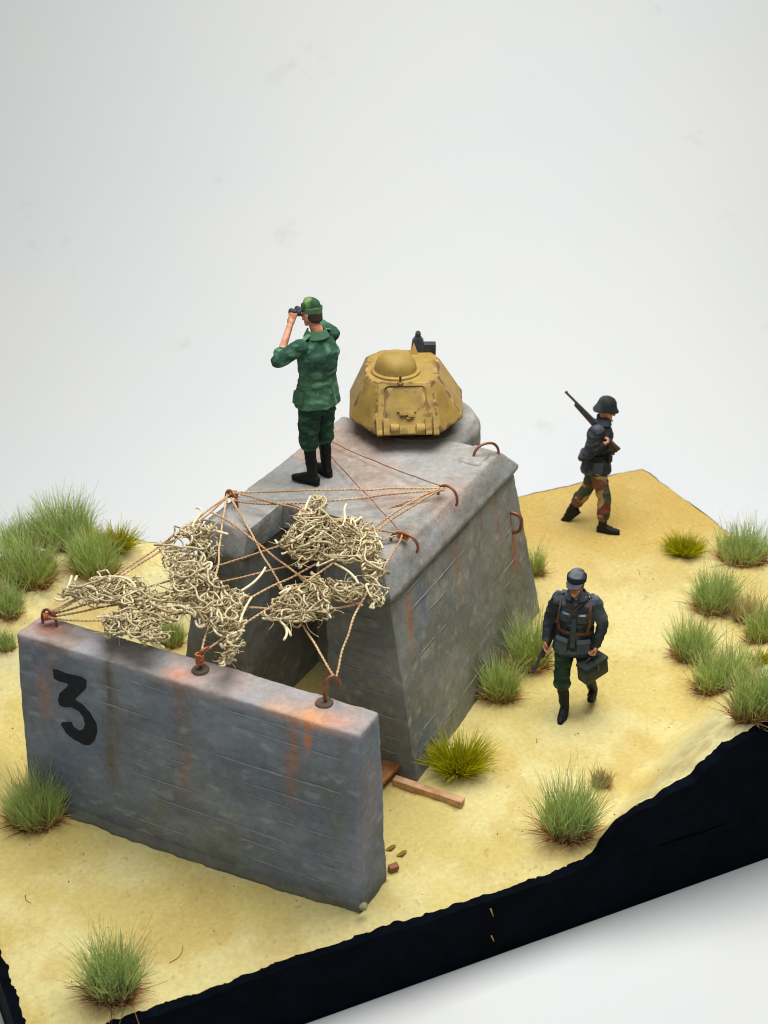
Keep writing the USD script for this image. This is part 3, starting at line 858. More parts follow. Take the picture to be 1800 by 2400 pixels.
# ------------------------------------------------------------------ yarn netting
def yarn_clump(label, polys, n, seed, dark=.25, thick=.09, loose=()):
    rg = np.random.default_rng(seed)
    pxs = np.concatenate([np.array(q) for q in polys]).mean(0)
    th = thing('netting_clump', label, 'netting', on_net(pxs), 'clumps of cream yarn camouflage netting')
    regs = [Polygon(q) for q in polys]; areas = np.array([r.area for r in regs])
    ms, cs = [], []
    lg = []
    for i in range(int(n * .56)):
        rp = regs[rg.choice(len(regs), p=areas / areas.sum())]
        x0, y0, x1, y1 = rp.bounds
        while True:
            q = np.array([rg.uniform(x0, x1), rg.uniform(y0, y1)])
            if rp.contains(Point(q)):
                break
        ang = rg.normal(-.45, .55) + (0 if rg.random() < .8 else math.pi / 2) + (math.pi if rg.random() < .5 else 0); free = 4 if rg.random() < .8 else 18
        cur = rg.normal(0, .12); k = rg.integers(8, 20); pts, dz = [], rg.uniform(-thick * .5, thick)
        for s in range(k):
            pts.append((q[0], q[1], dz)); cur = .82 * cur + rg.normal(0, .17)
            ang += cur; st = rg.uniform(6, 9.5)
            q2 = q + st * np.array([math.cos(ang), .72 * math.sin(ang)])
            if not rp.buffer(free).contains(Point(q2)):
                ang += math.pi * rg.uniform(.35, .7); cur = rg.normal(0, .4); q2 = q + st * .6 * np.array([math.cos(ang), .72 * math.sin(ang)])
            q = q2; dz = np.clip(dz + rg.normal(0, .022), -thick * .7, thick * 1.4)
        W = np.array([on_net(p[:2], p[2]) for p in pts])
        c = spline(W, len(W) * 3)
        t = tube(c, rg.uniform(.0068, .0104), 6)
        shade = rg.random()
        col = mixc(lin(190, 174, 134), lin(224, 211, 176), [rg.random()])[0] * rg.uniform(.82, 1.1) if shade > dark else lin(160, 142, 108) * rg.uniform(.8, 1.2)
        ms.append(t); cs.append(np.tile(col, (len(t.vertices), 1)))
    for i in range(int(n * .5)):
        b = ms[rg.integers(int(n * .56))].vertices; q0 = b[rg.integers(len(b))]; dr = rg.normal(0, 1, 3); dr[2] *= .5; dr /= np.linalg.norm(dr)
        e = [q0, q0 + dr * .05 + rg.normal(0, .012, 3), q0 + dr * .1 + rg.normal(0, .025, 3)]
        t = tube(spline(e, 7), .0035, 4, .002); ms.append(t); cs.append(np.tile(lin(222, 206, 164), (len(t.vertices), 1)))
    m = join(ms)
    put('yarn_mass', m, 'yarn', th, smooth=True, col=lambda v: np.vstack(cs), kind='stuff')
    for q in loose:
        W = np.array([on_net(p[:2], p[2] if len(p) > 2 else .05) for p in q])
        put('loose_strand', tube(spline(W, len(W) * 6), .0112, 6), 'yarn', th, smooth=True, col=lin(236, 224, 186))


yarn_clump('cream yarn netting clump hung over the top of the bunker entrance', [[(715, 1168), (760, 1165), (765, 1225), (860, 1235), (895, 1290), (880, 1300), (790, 1308), (700, 1310), (655, 1275), (700, 1220)],
           [(850, 1280), (880, 1292), (902, 1340), (895, 1390), (880, 1410), (862, 1370), (840, 1300)]], 300, 1, thick=.11,
           loose=[[(715, 1195), (722, 1175), (728, 1163)], [(797, 1238), (808, 1215), (808, 1190), (812, 1182)], [(785, 1322), (810, 1335), (832, 1355), (840, 1368)], [(655, 1280), (645, 1266)], [(865, 1370), (872, 1400), (878, 1408), (868, 1395)], [(745, 1260), (780, 1240), (800, 1262), (792, 1285)], [(880, 1250), (893, 1275), (897, 1285)], [(830, 1225), (848, 1212)]])
yarn_clump('cream yarn netting clump low in the entrance between the crossing cords', [[(665, 1395), (700, 1366), (755, 1360), (775, 1395), (775, 1430), (740, 1450), (690, 1455), (625, 1452)], [(770, 1362), (850, 1368), (865, 1390), (835, 1400), (785, 1395)]], 170, 2, dark=.35,
           loose=[[(655, 1455), (668, 1468), (672, 1485), (665, 1500)], [(660, 1460), (675, 1475), (682, 1490)], [(615, 1449), (650, 1452), (690, 1440)], [(750, 1425), (770, 1440), (775, 1448)], [(655, 1392), (680, 1380), (710, 1390)]])
yarn_clump('large cream yarn netting clump hanging left of the entrance', [[(375, 1262), (440, 1238), (492, 1232), (492, 1290), (485, 1345), (560, 1395), (572, 1392), (560, 1470), (520, 1482), (470, 1450), (425, 1430), (405, 1370), (385, 1320)],
           [(500, 1430), (560, 1440), (565, 1480), (545, 1550), (520, 1560), (530, 1500)]], 330, 3, dark=.3,
           loose=[[(455, 1238), (462, 1215), (472, 1195), (460, 1190)], [(500, 1243), (534, 1252)], [(565, 1385), (600, 1360), (622, 1330)], [(560, 1470), (575, 1425), (590, 1400)], [(458, 1455), (470, 1470), (490, 1458)], [(500, 1470), (520, 1490), (560, 1480)], [(485, 1352), (470, 1330), (490, 1318), (492, 1335)]])
yarn_clump('narrow cream yarn netting clump above the left end of the wall', [[(150, 1385), (185, 1362), (260, 1352), (300, 1362), (345, 1372), (340, 1405), (290, 1412), (200, 1408)], [(330, 1385), (430, 1395), (440, 1425), (350, 1425)]], 150, 4, dark=.25,
           loose=[[(155, 1385), (165, 1360), (168, 1350)], [(175, 1362), (180, 1350)], [(128, 1403), (150, 1406), (160, 1400)], [(230, 1408), (200, 1375), (190, 1378)], [(260, 1352), (300, 1358), (320, 1385)]])
yarn_clump('cream yarn netting clump drooping over the blast wall top', [[(245, 1455), (280, 1425), (360, 1420), (420, 1425), (430, 1450), (372, 1465), (380, 1500), (350, 1498), (310, 1490), (250, 1480)]], 150, 5, dark=.22,
           loose=[[(360, 1480), (370, 1505), (385, 1518)], [(352, 1490), (362, 1512), (370, 1515)], [(372, 1440), (372, 1470), (350, 1490)], [(430, 1440), (415, 1455)]])

# ------------------------------------------------------------------ painted figures
def sph(c, r, n=1):
    t = trimesh.creation.icosphere(n, 1.0); r = np.broadcast_to(np.asarray(r, float), 3)
    return t.vertices * r + np.asarray(c, float)


def chain(items):
    """items: (centre, radius or radii); hull of each neighbouring pair, joined."""
    o = None
    P = [sph(c, r, 2) for c, r in items]
    for a, b in zip(P[:-1], P[1:]):
        h = hullp(np.vstack([a, b])); o = h if o is None else o + h
    return o


def blend(man, step, it=8):
    t = to_tm(man.refine_to_length(step)); t.merge_vertices(); o = np.array(t.vertices)
    t = trimesh.smoothing.filter_taubin(t, lamb=.5, nu=.51, iterations=it)
    d = np.array(t.vertices) - o; ln = np.linalg.norm(d, axis=1, keepdims=True); lim = step * 1.5
    t.vertices = o + d * np.minimum(1, lim / np.maximum(ln, 1e-9))
    return t


class Figure:
    """Local axes: x to the figure's right, y forward, z up."""

    def __init__(self, loc, heading, scale, lean=0.0):
        f = np.array([math.cos(heading), math.sin(heading), 0]); self.f = f; self.r = np.array([f[1], -f[0], 0])
        self.loc, self.sc = np.array(loc, float), scale
        self.M = np.array([self.r, f, Z])

    def W(self, v):
        return np.asarray(v, float) @ self.M * self.sc + self.loc

    def place(self, m):
        m = m.copy(); m.vertices = self.W(m.vertices); return m

    def L(self, v):
        return (v - self.loc) @ self.M.T / self.sc


def folds(seed, amp, zs=(9, 9, 13)):
    return lambda v: amp * (2 * np.abs(fbm(v * zs, 3, seed) - .5) * 2.2 - .45) + amp * .4 * (fbm(v * 26, 2, seed + 1) - .5)


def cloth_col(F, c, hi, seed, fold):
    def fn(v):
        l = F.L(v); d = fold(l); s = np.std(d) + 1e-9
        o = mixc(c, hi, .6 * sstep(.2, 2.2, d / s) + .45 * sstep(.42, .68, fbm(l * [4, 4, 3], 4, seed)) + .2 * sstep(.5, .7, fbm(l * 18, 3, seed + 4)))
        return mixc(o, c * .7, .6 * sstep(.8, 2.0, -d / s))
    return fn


def hand(wrist, knuckle, palm_n, curl, thumb_side, sc=1.0):
    """A hand from wrist to knuckles: palm, four fingers of unequal length curled towards palm_n, thumb from the palm's side."""
    w, kn = np.array(wrist, float), np.array(knuckle, float)
    d = kn - w; d /= np.linalg.norm(d); n = np.array(palm_n, float); n -= d * (n @ d); n /= np.linalg.norm(n); s = np.cross(n, d) * thumb_side
    R = .0125 * sc
    o = chain([(w, .026 * sc), (w + d * .03 * sc, .028 * sc)])
    o += hullp(np.vstack([sph(w + d * .02 * sc + s * q * .02 * sc, .017 * sc) for q in (-1, 1)] + [sph(kn + s * q * .032 * sc, .0145 * sc) for q in (-1, 1)]))
    for q, ln in ((1, .9), (.33, 1.0), (-.33, .95), (-1, .76)):
        p = kn + s * q * .033 * sc; a = 0.25 * curl; pts = [(p, R)]
        for seg in (.036, .026, .02):
            a += curl * .62; p = p + (d * math.cos(a) + n * math.sin(a)) * seg * ln * sc; pts.append((p, R * .92))
        o += chain(pts)
    b = w + d * .025 * sc + s * .026 * sc
    t1 = b + (d * .6 + s * .6 + n * .45) * .035 * sc; t2 = t1 + (d * .75 + n * .6 * (1 if curl > .3 else .3)) * .032 * sc
    o += chain([(b, R * 1.2), (t1, R * 1.05), (t2, R * .85)])
    return o


def head_mesh(c, yaw=0.0, pitch=0.0):
    """Head with face: brow, eye sockets, nose, mouth, chin, ears; returned about centre c looking along +y."""
    o = hullp(np.vstack([sph((0, -.012, .035), (.074, .092, .085), 3), sph((0, .02, -.045), (.058, .06, .05), 2)]))
    o += hullp(np.vstack([sph((0, .045, -.07), (.042, .04, .035), 2), sph((0, .068, -.098), (.022, .018, .016), 2), sph((0, .0, -.05), (.056, .05, .04), 2)]))
    o += hullp(np.vstack([sph((0, .084, .012), (.009, .008, .008)), sph((0, .108, -.03), (.013, .012, .010)), sph((0, .08, -.034), (.018, .01, .008))]))
    for s in (-1, 1):
        o += hullp(np.vstack([sph((s * .045, .07, .024), (.014, .01, .008)), sph((s * .014, .082, .022), (.01, .008, .007))]))
        o = o - hullp(sph((s * .031, .094, .004), (.015, .012, .010), 2)) + hullp(sph((s * .031, .078, .003), (.012, .011, .009), 2))
        o += hullp(np.vstack([sph((s * .078, -.008, .015), (.008, .02, .02)), sph((s * .076, -.004, -.025), (.007, .012, .014))]))
        o += hullp(sph((s * .042, .062, -.03), (.018, .016, .018)))
    o = o - hullp(np.vstack([sph((s * .02, .094, -.062), (.006, .008, .003)) for s in (-1, 1)]))
    o += hullp(np.vstack([sph((s * .016, .076, -.056), (.006, .007, .005)) for s in (-1, 1)])) + hullp(np.vstack([sph((s * .014, .075, -.069), (.006, .007, .006)) for s in (-1, 1)]))
    return o, rot_head(c, yaw, pitch)


def rot_head(c, yaw, pitch):
    cy, sy, cp, sp = math.cos(yaw), math.sin(yaw), math.cos(pitch), math.sin(pitch)
    Rz = np.array([[cy, -sy, 0], [sy, cy, 0], [0, 0, 1]]); Rx = np.array([[1, 0, 0], [0, cp, -sp], [0, sp, cp]])
    M = Rz @ Rx; c = np.array(c, float)
    return lambda v: np.asarray(v) @ M.T + c


def tman(man, fn):
    t = to_tm(man); t.vertices = fn(t.vertices); return to_man(t)


SKIN_A, SKIN_B = lin(186, 122, 92), lin(214, 158, 128)


def skin_col(F, hc, fn_head=None):
    def fn(v):
        l = F.L(v); o = mixc(SKIN_A, SKIN_B, sstep(.4, .62, fbm(l * 16, 3, 5)))
        return o
    return fn


def build_figure(label, F, J, jc, jh, tc, th_, sleeve, extras, headpose, seed, boots=.30, camo=None, hem=.80, group=None, wx=1.0, wy=1.0, arm=1.0, lg=1.0):
    """J: joints. jc/jh: jacket colour and highlight; tc/th_: trousers."""
    t = thing('person', label, 'person', F.loc, group)
    hc, yaw, pit = headpose
    hd, hfn = head_mesh(hc, yaw, pit)
    nb = np.array(J['neck']); hcv = np.array(hc, float)
    body = tman(hd, hfn) + chain([(nb - [0, 0, .06], .075), (nb + [0, 0, .02], .058), (hfn(np.array([0, -.015, -.06])), .054)])
    for s in 'LR':
        body += chain([(np.array(J['sh' + s]) - [0, 0, .02], .045), (J['el' + s], .042), (J['wr' + s], .029)])
        h = J['hand' + s]; body += hand(J['wr' + s], *h)
        body += chain([(J['hip' + s], .085), (J['kn' + s], .058), (J['an' + s], .042)])
    body += chain([(J['pel'], (.13, .09, .09)), (J['chest'], (.13, .085, .12)), (nb - [0, 0, .06], (.07, .06, .05))])
    bm_ = F.place(blend(body, .011, 4))
    put('body', bm_, 'skin', t, smooth=True, col=skin_col(F, hc))
    # trousers
    legs = chain([(J['pel'], (.155, .118, .1)), (np.array(J['pel']) + [0, 0, .1], (.145, .11, .08))])
    for s in 'LR':
        hip, kn, an = (np.array(J[k + s], float) for k in ('hip', 'kn', 'an'))
        bt = an + (kn - an) / np.linalg.norm(kn - an) * (boots - .09)
        legs += chain([(J['pel'], (.13, .11, .09)), (hip, .105 * lg), (hip * .5 + kn * .5, .098 * lg), (kn, .083 * lg), (kn * .45 + bt * .55, .088 * lg), (bt + (kn - an) * .08, .084 * lg), (bt, .06)])
    ft = folds(seed, .013, (7, 7, 15))
    lm = displaced(blend(legs, .017, 6), ft)
    if camo is None:
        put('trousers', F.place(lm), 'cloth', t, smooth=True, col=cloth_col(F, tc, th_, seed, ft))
    else:
        put('trousers', F.place(lm), 'cloth', t, smooth=True, col=camo)
    # boots
    for s in 'LR':
        kn, an, toe = (np.array(J[k + s], float) for k in ('kn', 'an', 'toe'))
        up = (kn - an) / np.linalg.norm(kn - an); fw = toe - an; heel = an + np.array(J.get('heel' + s, (0, 0, 0)))
        td = toe - an; td[2] = 0; td /= np.linalg.norm(td); dn = np.cross(np.cross(up, td), up) * 0 - up
        foot_up = np.array(J.get('fup' + s, (0, 0, 1.0))); foot_up = foot_up / np.linalg.norm(foot_up)
        tdir = (toe - an); tdir = tdir - foot_up * (tdir @ foot_up); tdir /= np.linalg.norm(tdir)
        base_ = an - foot_up * .05
        bo = chain([(an + up * (boots - .06), .064), (an + up * .12, .056), (an, .05)])
        bo += hullp(np.vstack([sph(base_ - tdir * .035, .045), sph(an, .048), sph(base_ + tdir * .12 + foot_up * .0, (.05, .05, .042)), ]))
        bo += hullp(np.vstack([sph(base_ + tdir * .11, (.05, .05, .042)), sph(base_ + tdir * .195 - foot_up * .006, (.037, .037, .03))]))
        pb = F.place(displaced(blend(bo, .014, 4), folds(seed + 5, .007)))
        pth = put('boot', pb, 'boot_black', t, smooth=True)
        so = hullp(np.vstack([sph(base_ - tdir * .035 - foot_up * .035, (.043, .043, .012)), sph(base_ + tdir * .12 - foot_up * .035, (.05, .05, .012)), sph(base_ + tdir * .2 - foot_up * .032, (.034, .034, .012))]))
        put('sole', F.place(to_tm(so)), 'boot_black', pth, smooth=40)
    # jacket: trunk to a flared hem, sleeves
    pel, ch = np.array(J['pel'], float), np.array(J['chest'], float)
    shl, shr = np.array(J['shL'], float), np.array(J['shR'], float); mid = (shl + shr) / 2
    wst = pel * .42 + ch * .58 - [0, 0, .05]
    trunk = chain([(np.array([pel[0], pel[1], hem - .03]), (.205 * wx, .16 * wy, .06)), (pel + [0, 0, .06], (.178 * wx, .137 * wy, .08)), (wst, (.158 * wx, .118 * wy, .07)), (ch, (.19 * wx, .128 * wy, .12)), (mid - [0, 0, .045], (.185 * wx, .1 * wy, .075)), (nb - [0, 0, .025], (.085, .075, .035))])
    trunk = trunk.trim_by_plane((0, 0, 1), hem)
    ag = trunk
    for s in 'LR':
        sh, el, wr = (np.array(J[k + s], float) for k in ('sh', 'el', 'wr'))
        if sleeve[s] >= 1:
            ag += chain([(sh, .078 * arm), (sh * .5 + el * .5, .073 * arm), (el, .064 * arm), (el * .4 + wr * .6, .056 * arm), (wr - (wr - el) * .06, .046 * arm)])
        else:
            e = sh + (el - sh) * 1.0
            ag += chain([(sh, .08), (sh * .5 + el * .5, .078), (e - (e - sh) * .05, .074)])
            f1, f2 = el + (wr - el) * .04, el + (wr - el) * .22
            ag += chain([(el, .07), (f1, .066), (f2, .062)])
            cuff = tube(np.array([el + (wr - el) * q for q in (.15, .17, .25, .27)]), np.array([.06, .071, .069, .056]), 16)
            extras.append(('sleeve_cuff', cuff, 'cloth', ('jh',)))
    fj = folds(seed + 2, .011, (7, 7, 12))
    jm = displaced(blend(ag, .016, 6), fj)
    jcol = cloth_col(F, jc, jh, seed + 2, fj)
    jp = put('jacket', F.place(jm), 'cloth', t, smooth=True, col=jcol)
    # collar
    cpts = []
    for a in np.linspace(-2.75, 2.75, 26):
        cpts.append((math.sin(a) * .082, -math.cos(a) * .075 + .012, 0))
    cp_ = np.array(cpts) + nb
    rows = [cp_ * 1 + [0, 0, -.02], cp_ + [0, 0, .035], cp_ + (cp_ - nb) * .12 + [0, 0, .04], cp_ + (cp_ - nb) * .55 + [0, -.004, -.03], cp_ + (cp_ - nb) * .45 + [0, 0, -.04]]
    put('collar', F.place(grid_mesh(np.stack(rows, 1))), 'cloth', jp, smooth=40, col=mixc(jc, jh, [.45])[0])
    for nm, m, mt, c in extras:
        cc = c
        if isinstance(c, tuple):
            cc = {'jh': mixc(jc, jh, [.7])[0], 'j': mixc(jc, jh, [.35])[0], 'jd': jc * .6}[c[0]]
        par = t
        if nm in ('pocket', 'pocket_flap', 'sleeve_cuff', 'shoulder_strap', 'chest_badge', 'vent', 'button_placket', 'collar_patch'):
            par = jp
        put(nm, F.place(m) if isinstance(m, trimesh.Trimesh) else F.place(to_tm(m)), mt, par, smooth=45, col=cc if mt in ('cloth', 'skin') else None)
    return t, hfn


def patch(w, h, d, c, nrm, r=.008):
    """Small cloth slab standing on a surface: width, height, depth, centre, outward normal (local axes)."""
    m = rbox((w, d, h), min(r, d * .45), .02); n = np.array(nrm, float); n /= np.linalg.norm(n)
    x = np.cross(n, Z); x /= np.linalg.norm(x); z = np.cross(x, n)
    m.vertices = m.vertices @ np.array([x, n, z]) + np.array(c, float)
    return fixn(m)


def belt(c, rx, ry, h, d=.008, tilt=0.0):
    a = np.linspace(0, 2 * np.pi, 48)
    rows = []
    for rr, zz in ((0, -h), (d, -h * .9), (d, h * .9), (0, h)):
        rows.append(np.stack([np.cos(a) * (rx + rr), np.sin(a) * (ry + rr), np.full_like(a, zz) + tilt * np.sin(a)], 1) + c)
    m = grid_mesh(np.stack(rows, 1))
    return m


def rifle(A, Bp, up, label, col_wood=(lin(92, 62, 44), lin(120, 84, 58)), wood=True):
    """Bolt rifle from butt A to muzzle Bp (world), belly direction -up."""
    A, Bp, up = (np.array(q, float) for q in (A, Bp, up)); L = np.linalg.norm(Bp - A); d = (Bp - A) / L; up = up - d * (up @ d); up /= np.linalg.norm(up); s = np.cross(d, up)
    Q = lambda x, y, z=0: A + d * (x * L) + up * y + s * z
    t = thing('rifle', label, 'rifle', (A + Bp) / 2)
    Q0 = Q; Q = lambda x, y, z=0: Q0(x, y * 1.3, z * 1.3)
    stock = chain([(Q(.0, -.055), .022), (Q(.02, -.02), .024), (Q(.24, -.02), .02)]) + hullp(np.vstack([sph(Q(0, -.085), .018), sph(Q(0.0, -.01), .018), sph(Q(.25, -.025), .018), sph(Q(.2, -.045), .016)]))
    stock += chain([(Q(.24, -.02), .027), (Q(.45, -.014), .034), (Q(.78, -.005), .025)])
    put('stock', blend(stock, .012, 4), 'wood' if wood else 'gun_metal', t, smooth=True, col=wood_mix(*col_wood))
    put('barrel', join([cyl(Q(.42, .018), Q(1.0, .014), .017, .014), cyl(Q(.36, .016), Q(.5, .016), .026), cyl(Q(.985, .014), Q(.985, .036), .006)]), 'gun_metal', t, smooth=50)
    put('bolt_handle', join([cyl(Q(.36, .02), Q(.36, .005, .05), .007), sph_mesh(Q(.36, 0, .055), .012)]), 'gun_metal', t, smooth=50)
    put('trigger_guard', tube(spline([Q(.3, -.04), Q(.32, -.07), Q(.37, -.07), Q(.4, -.04)], 12), .005, 6), 'gun_metal', t, smooth=True)
    put('barrel_band', join([cyl(Q(.6, .004), Q(.615, .004), .028), cyl(Q(.76, .004), Q(.772, .004), .025)]), 'gun_metal', t, smooth=50)
    return t


def sph_mesh(c, r):
    m = trimesh.creation.icosphere(2, r); m.vertices = m.vertices + c; return m


def wood_mix(a, b):
    return lambda v: mixc(a, b, fbm(v * [18, 18, 18], 3, 4))


AZ_F = math.atan2(Fh[1], Fh[0])
# --- figure with binoculars on the roof: seen from behind, facing away to the left
G0, G1 = lin(42, 76, 60), lin(98, 142, 108)
f1 = atz((748, 1124), ZR)
F1 = Figure(f1, AZ_F + math.radians(50), 1.0)
J1 = dict(pel=(0, 0, .93), chest=(0, -.02, 1.33), neck=(0, -.02, 1.54), shL=(-.22, .0, 1.46), shR=(.22, .0, 1.46), elL=(-.385, .12, 1.345), elR=(.34, .25, 1.43), wrL=(-.125, .205, 1.60), wrR=(.135, .215, 1.60),
          hipL=(-.09, 0, .9), hipR=(.09, 0, .9), knL=(-.105, .03, .5), knR=(.105, .02, .5), anL=(-.115, -.02, .1), anR=(.11, .0, .1), toeL=(-.155, .15, .03), toeR=(.145, .16, .03))
J1['handL'] = ((-.07, .215, 1.685), (.8, .1, .2), 1.0, -1); J1['handR'] = ((.07, .215, 1.685), (-.8, .1, .2), 1.0, 1)
hp1 = ((0.0, .05, 1.70), 0.06, -.10)
ex1 = []
ex1.append(('vent', patch(.02, .18, .012, (.02, -.205, .95), (0, -1, .25)), 'cloth', ('jh',)))
ex1.append(('pocket', patch(.12, .13, .03, (.24, .02, .95), (1, 0, .2)), 'cloth', ('j',)))
ex1.append(('pocket', patch(.12, .13, .03, (-.24, .02, .95), (-1, 0, .2)), 'cloth', ('j',)))
ex1.append(('shoulder_strap', patch(.05, .13, .012, (.14, -.01, 1.535), (.35, 0, 1)), 'cloth', ('jh',)))
ex1.append(('shoulder_strap', patch(.05, .13, .012, (-.14, -.01, 1.535), (-.35, 0, 1)), 'cloth', ('jh',)))
pt1, hf1 = build_figure('man in green uniform and cap on the bunker roof looking through binoculars', F1, J1, G0, G1, lin(36, 64, 52), lin(74, 116, 86), {'L': .3, 'R': .3}, ex1, hp1, 11, hem=.835, boots=.39, wx=1.26, wy=1.28, arm=1.08, lg=1.12)
# hair and side cap
hair = hullp(np.vstack([sph((0, -.022, .04), (.08, .094, .086), 3), sph((0, -.05, -.03), (.068, .062, .04), 2)])).trim_by_plane((0, -1, .35), .0)
put('hair', F1.place((lambda m: (setattr(m, 'vertices', hf1(m.vertices)), m)[1])(to_tm(hair.refine_to_length(.02)))), 'cloth', pt1, smooth=True, col=lin(70, 56, 52))
capb = hullp(np.vstack([sph((0, -.012, .06), (.08, .102, .045), 3), sph((0, -.015, .12), (.064, .088, .045), 2), sph((0, -.012, .145), (.035, .08, .03), 2)])) - hullp(np.vstack([sph((0, y, .184), (.012, .03, .018), 2) for y in (-.12, .12)]))
flap = hullp(np.vstack([sph((0, -.012, .02), (.080, .102, .01), 3), sph((0, -.03, .085), (.084, .096, .008), 3), sph((0, .05, .105), (.05, .05, .008), 3)])) - hullp(np.vstack([sph((0, -.012, .02), (.08, .1, .02), 3), sph((0, -.012, .1), (.08, .1, .05), 3)]))


def hplace(F, hf, man, step=.014, it=3):
    m = blend(man, step, it); m.vertices = F.W(hf(m.vertices)); return m


cpt = put('cap', hplace(F1, hf1, capb), 'cloth', pt1, smooth=True, col=lambda v: mixc(lin(48, 78, 56), lin(116, 144, 84), sstep(.46, .7, fbm(v * 9, 3, 3))))
put('cap_flap', hplace(F1, hf1, flap), 'cloth', cpt, smooth=True, col=lambda v: mixc(lin(46, 78, 56), lin(96, 130, 88), sstep(.35, .6, fbm(v * 9, 3, 6))))
bn = thing('binoculars', 'black binoculars raised to the eyes by the man on the roof', 'binoculars', F1.W((0, .27, 1.70)))
for s in (-1, 1):
    put('barrel', F1.place(join([cyl((s * .034, .145, 1.7), (s * .034, .19, 1.695), .02, .024), cyl((s * .04, .19, 1.695), (s * .04, .275, 1.69), .03, .034)])), 'gun_metal', bn, smooth=50)
put('bridge', F1.place(cyl((-.03, .2, 1.7), (.03, .2, 1.7), .014)), 'gun_metal', bn, smooth=50)

# --- helmeted man walking right with a rifle on his shoulder
f2 = ground((1390, 1236))
F2 = Figure(f2, AZ_F - math.radians(106), .955)
J2 = dict(pel=(0, -.02, .93), chest=(0, .0, 1.33), neck=(0, .02, 1.53), shL=(-.185, .02, 1.45), shR=(.185, -.01, 1.45), elL=(-.26, -.03, 1.18), elR=(.26, -.10, 1.17), wrL=(-.25, -.02, .93), wrR=(.19, .06, 1.285),
          hipL=(-.09, -.02, .9), hipR=(.09, 0, .9), knL=(-.1, -.12, .5), knR=(.1, .13, .5), anL=(-.1, -.31, .17), anR=(.1, .13, .1), toeL=(-.1, -.24, .02), toeR=(.11, .31, .03))
J2['fupL'] = (0, -.72, .69)
J2['handL'] = ((-.25, .0, .85), (.9, 0, 0), .6, -1); J2['handR'] = ((.175, .125, 1.32), (-.4, .2, .8), 1.3, 1)
hp2 = ((0.01, .06, 1.665), -.12, -.14)


def camo2(v):
    l = F2.L(v) * [1, 1, .8]
    o = mixc(lin(148, 116, 84), lin(176, 142, 108), sstep(.4, .6, fbm(l * 9, 3, 3)))
    a = fbm(l * 5.2, 2, 61); b = fbm(l * 5.4 + 7, 2, 62); c = fbm(l * 6 + 3, 2, 63)
    o = mixc(o, lin(104, 68, 52), sstep(.55, .57, b)); o = mixc(o, lin(58, 72, 58), sstep(.56, .58, a)); o = mixc(o, lin(108, 56, 48), sstep(.61, .63, c))
    return o


D0, D1 = lin(40, 44, 50), lin(84, 90, 98)
ex2 = [('belt', belt((0, -.005, 1.08), .175, .165, .022), 'boot_black', None), ('pouch', patch(.08, .09, .05, (.12, .15, 1.06), (.6, 1, 0)), 'boot_black', None), ('pouch', patch(.08, .09, .05, (-.12, .15, 1.06), (-.6, 1, 0)), 'boot_black', None),
       ('pocket', patch(.13, .15, .03, (.2, .03, .95), (1, .1, .15)), 'cloth', ('j',)), ('canister', chain([((.1, -.20, 1.02), .045), ((-.1, -.20, 1.02), .045)]), 'gun_metal', None),
       ('scarf', belt((0, .03, 1.555), .07, .07, .035, .02), 'cloth', lin(48, 46, 46))]
pt2, hf2 = build_figure('helmeted man in dark jacket and camouflage trousers walking on the far sand', F2, J2, D0, D1, None, None, {'L': 1, 'R': 1}, ex2, hp2, 31, boots=.2, camo=camo2, hem=.83, wx=1.05, wy=1.28, arm=1.15)
hl = trimesh.creation.revolve(np.array([(.093, -.028), (.1, -.02), (.1, .02), (.098, .05), (.09, .085), (.07, .115), (.04, .132), (0, .138)]), sections=48)
hv = hl.vertices; ang = np.arctan2(hv[:, 1], hv[:, 0]); low = (hv[:, 2] < .0)
hv = hv * [1, 1.22, 1.05]; k = sstep(.025, -.028, hv[:, 2]) if False else np.clip((.03 - hv[:, 2]) / .058, 0, 1)
back = np.clip(-np.sin(ang) + .25, 0, 1); front = np.clip(np.sin(ang) - .35, 0, 1)
hv = hv + (k * (.012 + .03 * back))[:, None] * np.c_[np.cos(ang), np.sin(ang), 0 * ang] * 1.1 + (k * front * .05)[:, None] * [0, 1, 0] - (k * back * .035)[:, None] * [0, 0, 1]
hl.vertices = hv + [0, -.012, .045]
hl = trimesh.Trimesh(np.vstack([hl.vertices, (hl.vertices - [0, -.012, .045]) * .93 + [0, -.012, .04]]), np.vstack([hl.faces, hl.faces[:, ::-1] + len(hl.vertices)]), process=False)
hl.vertices = F2.W(hf2(hl.vertices))
put('helmet', hl, 'cloth', pt2, smooth=50, col=lambda v: mixc(lin(38, 43, 44), lin(64, 70, 70), sstep(.35, .65, fbm(v * 6, 3, 2))))
rifle(F2.W((.135, .27, 1.235)), F2.W((.135, -.46, 1.90)), F2.r * .25 + Z, 'dark rifle carried on the right shoulder of the helmeted man', (lin(56, 46, 42), lin(84, 66, 56)))

# --- man with peaked cap walking towards the front carrying a box
f3 = ground((1334, 1664))
F3 = Figure(f3, AZ_F + math.pi - math.radians(15), .93)
J3 = dict(pel=(0, -.02, .93), chest=(0, .02, 1.32), neck=(0, .05, 1.52), shL=(-.185, .03, 1.415), shR=(.185, .03, 1.415), elL=(-.285, .0, 1.16), elR=(.27, -.02, 1.16), wrL=(-.245, .08, .93), wrR=(.29, .07, .92),
          hipL=(-.09, -.02, .9), hipR=(.09, 0, .9), knL=(-.16, -.02, .5), knR=(.09, .12, .5), anL=(-.22, -.23, .15), anR=(.04, .09, .1), toeL=(-.22, -.08, .03), toeR=(.05, .27, .03))
J3['fupL'] = (0, -.38, .92)
J3['handL'] = ((-.237, .1, .845), (.9, 0, 0), 1.25, 1); J3['handR'] = ((.29, .09, .835), (-.9, .2, 0), .55, -1)
hp3 = ((0.012, .10, 1.65), -.08, .10)
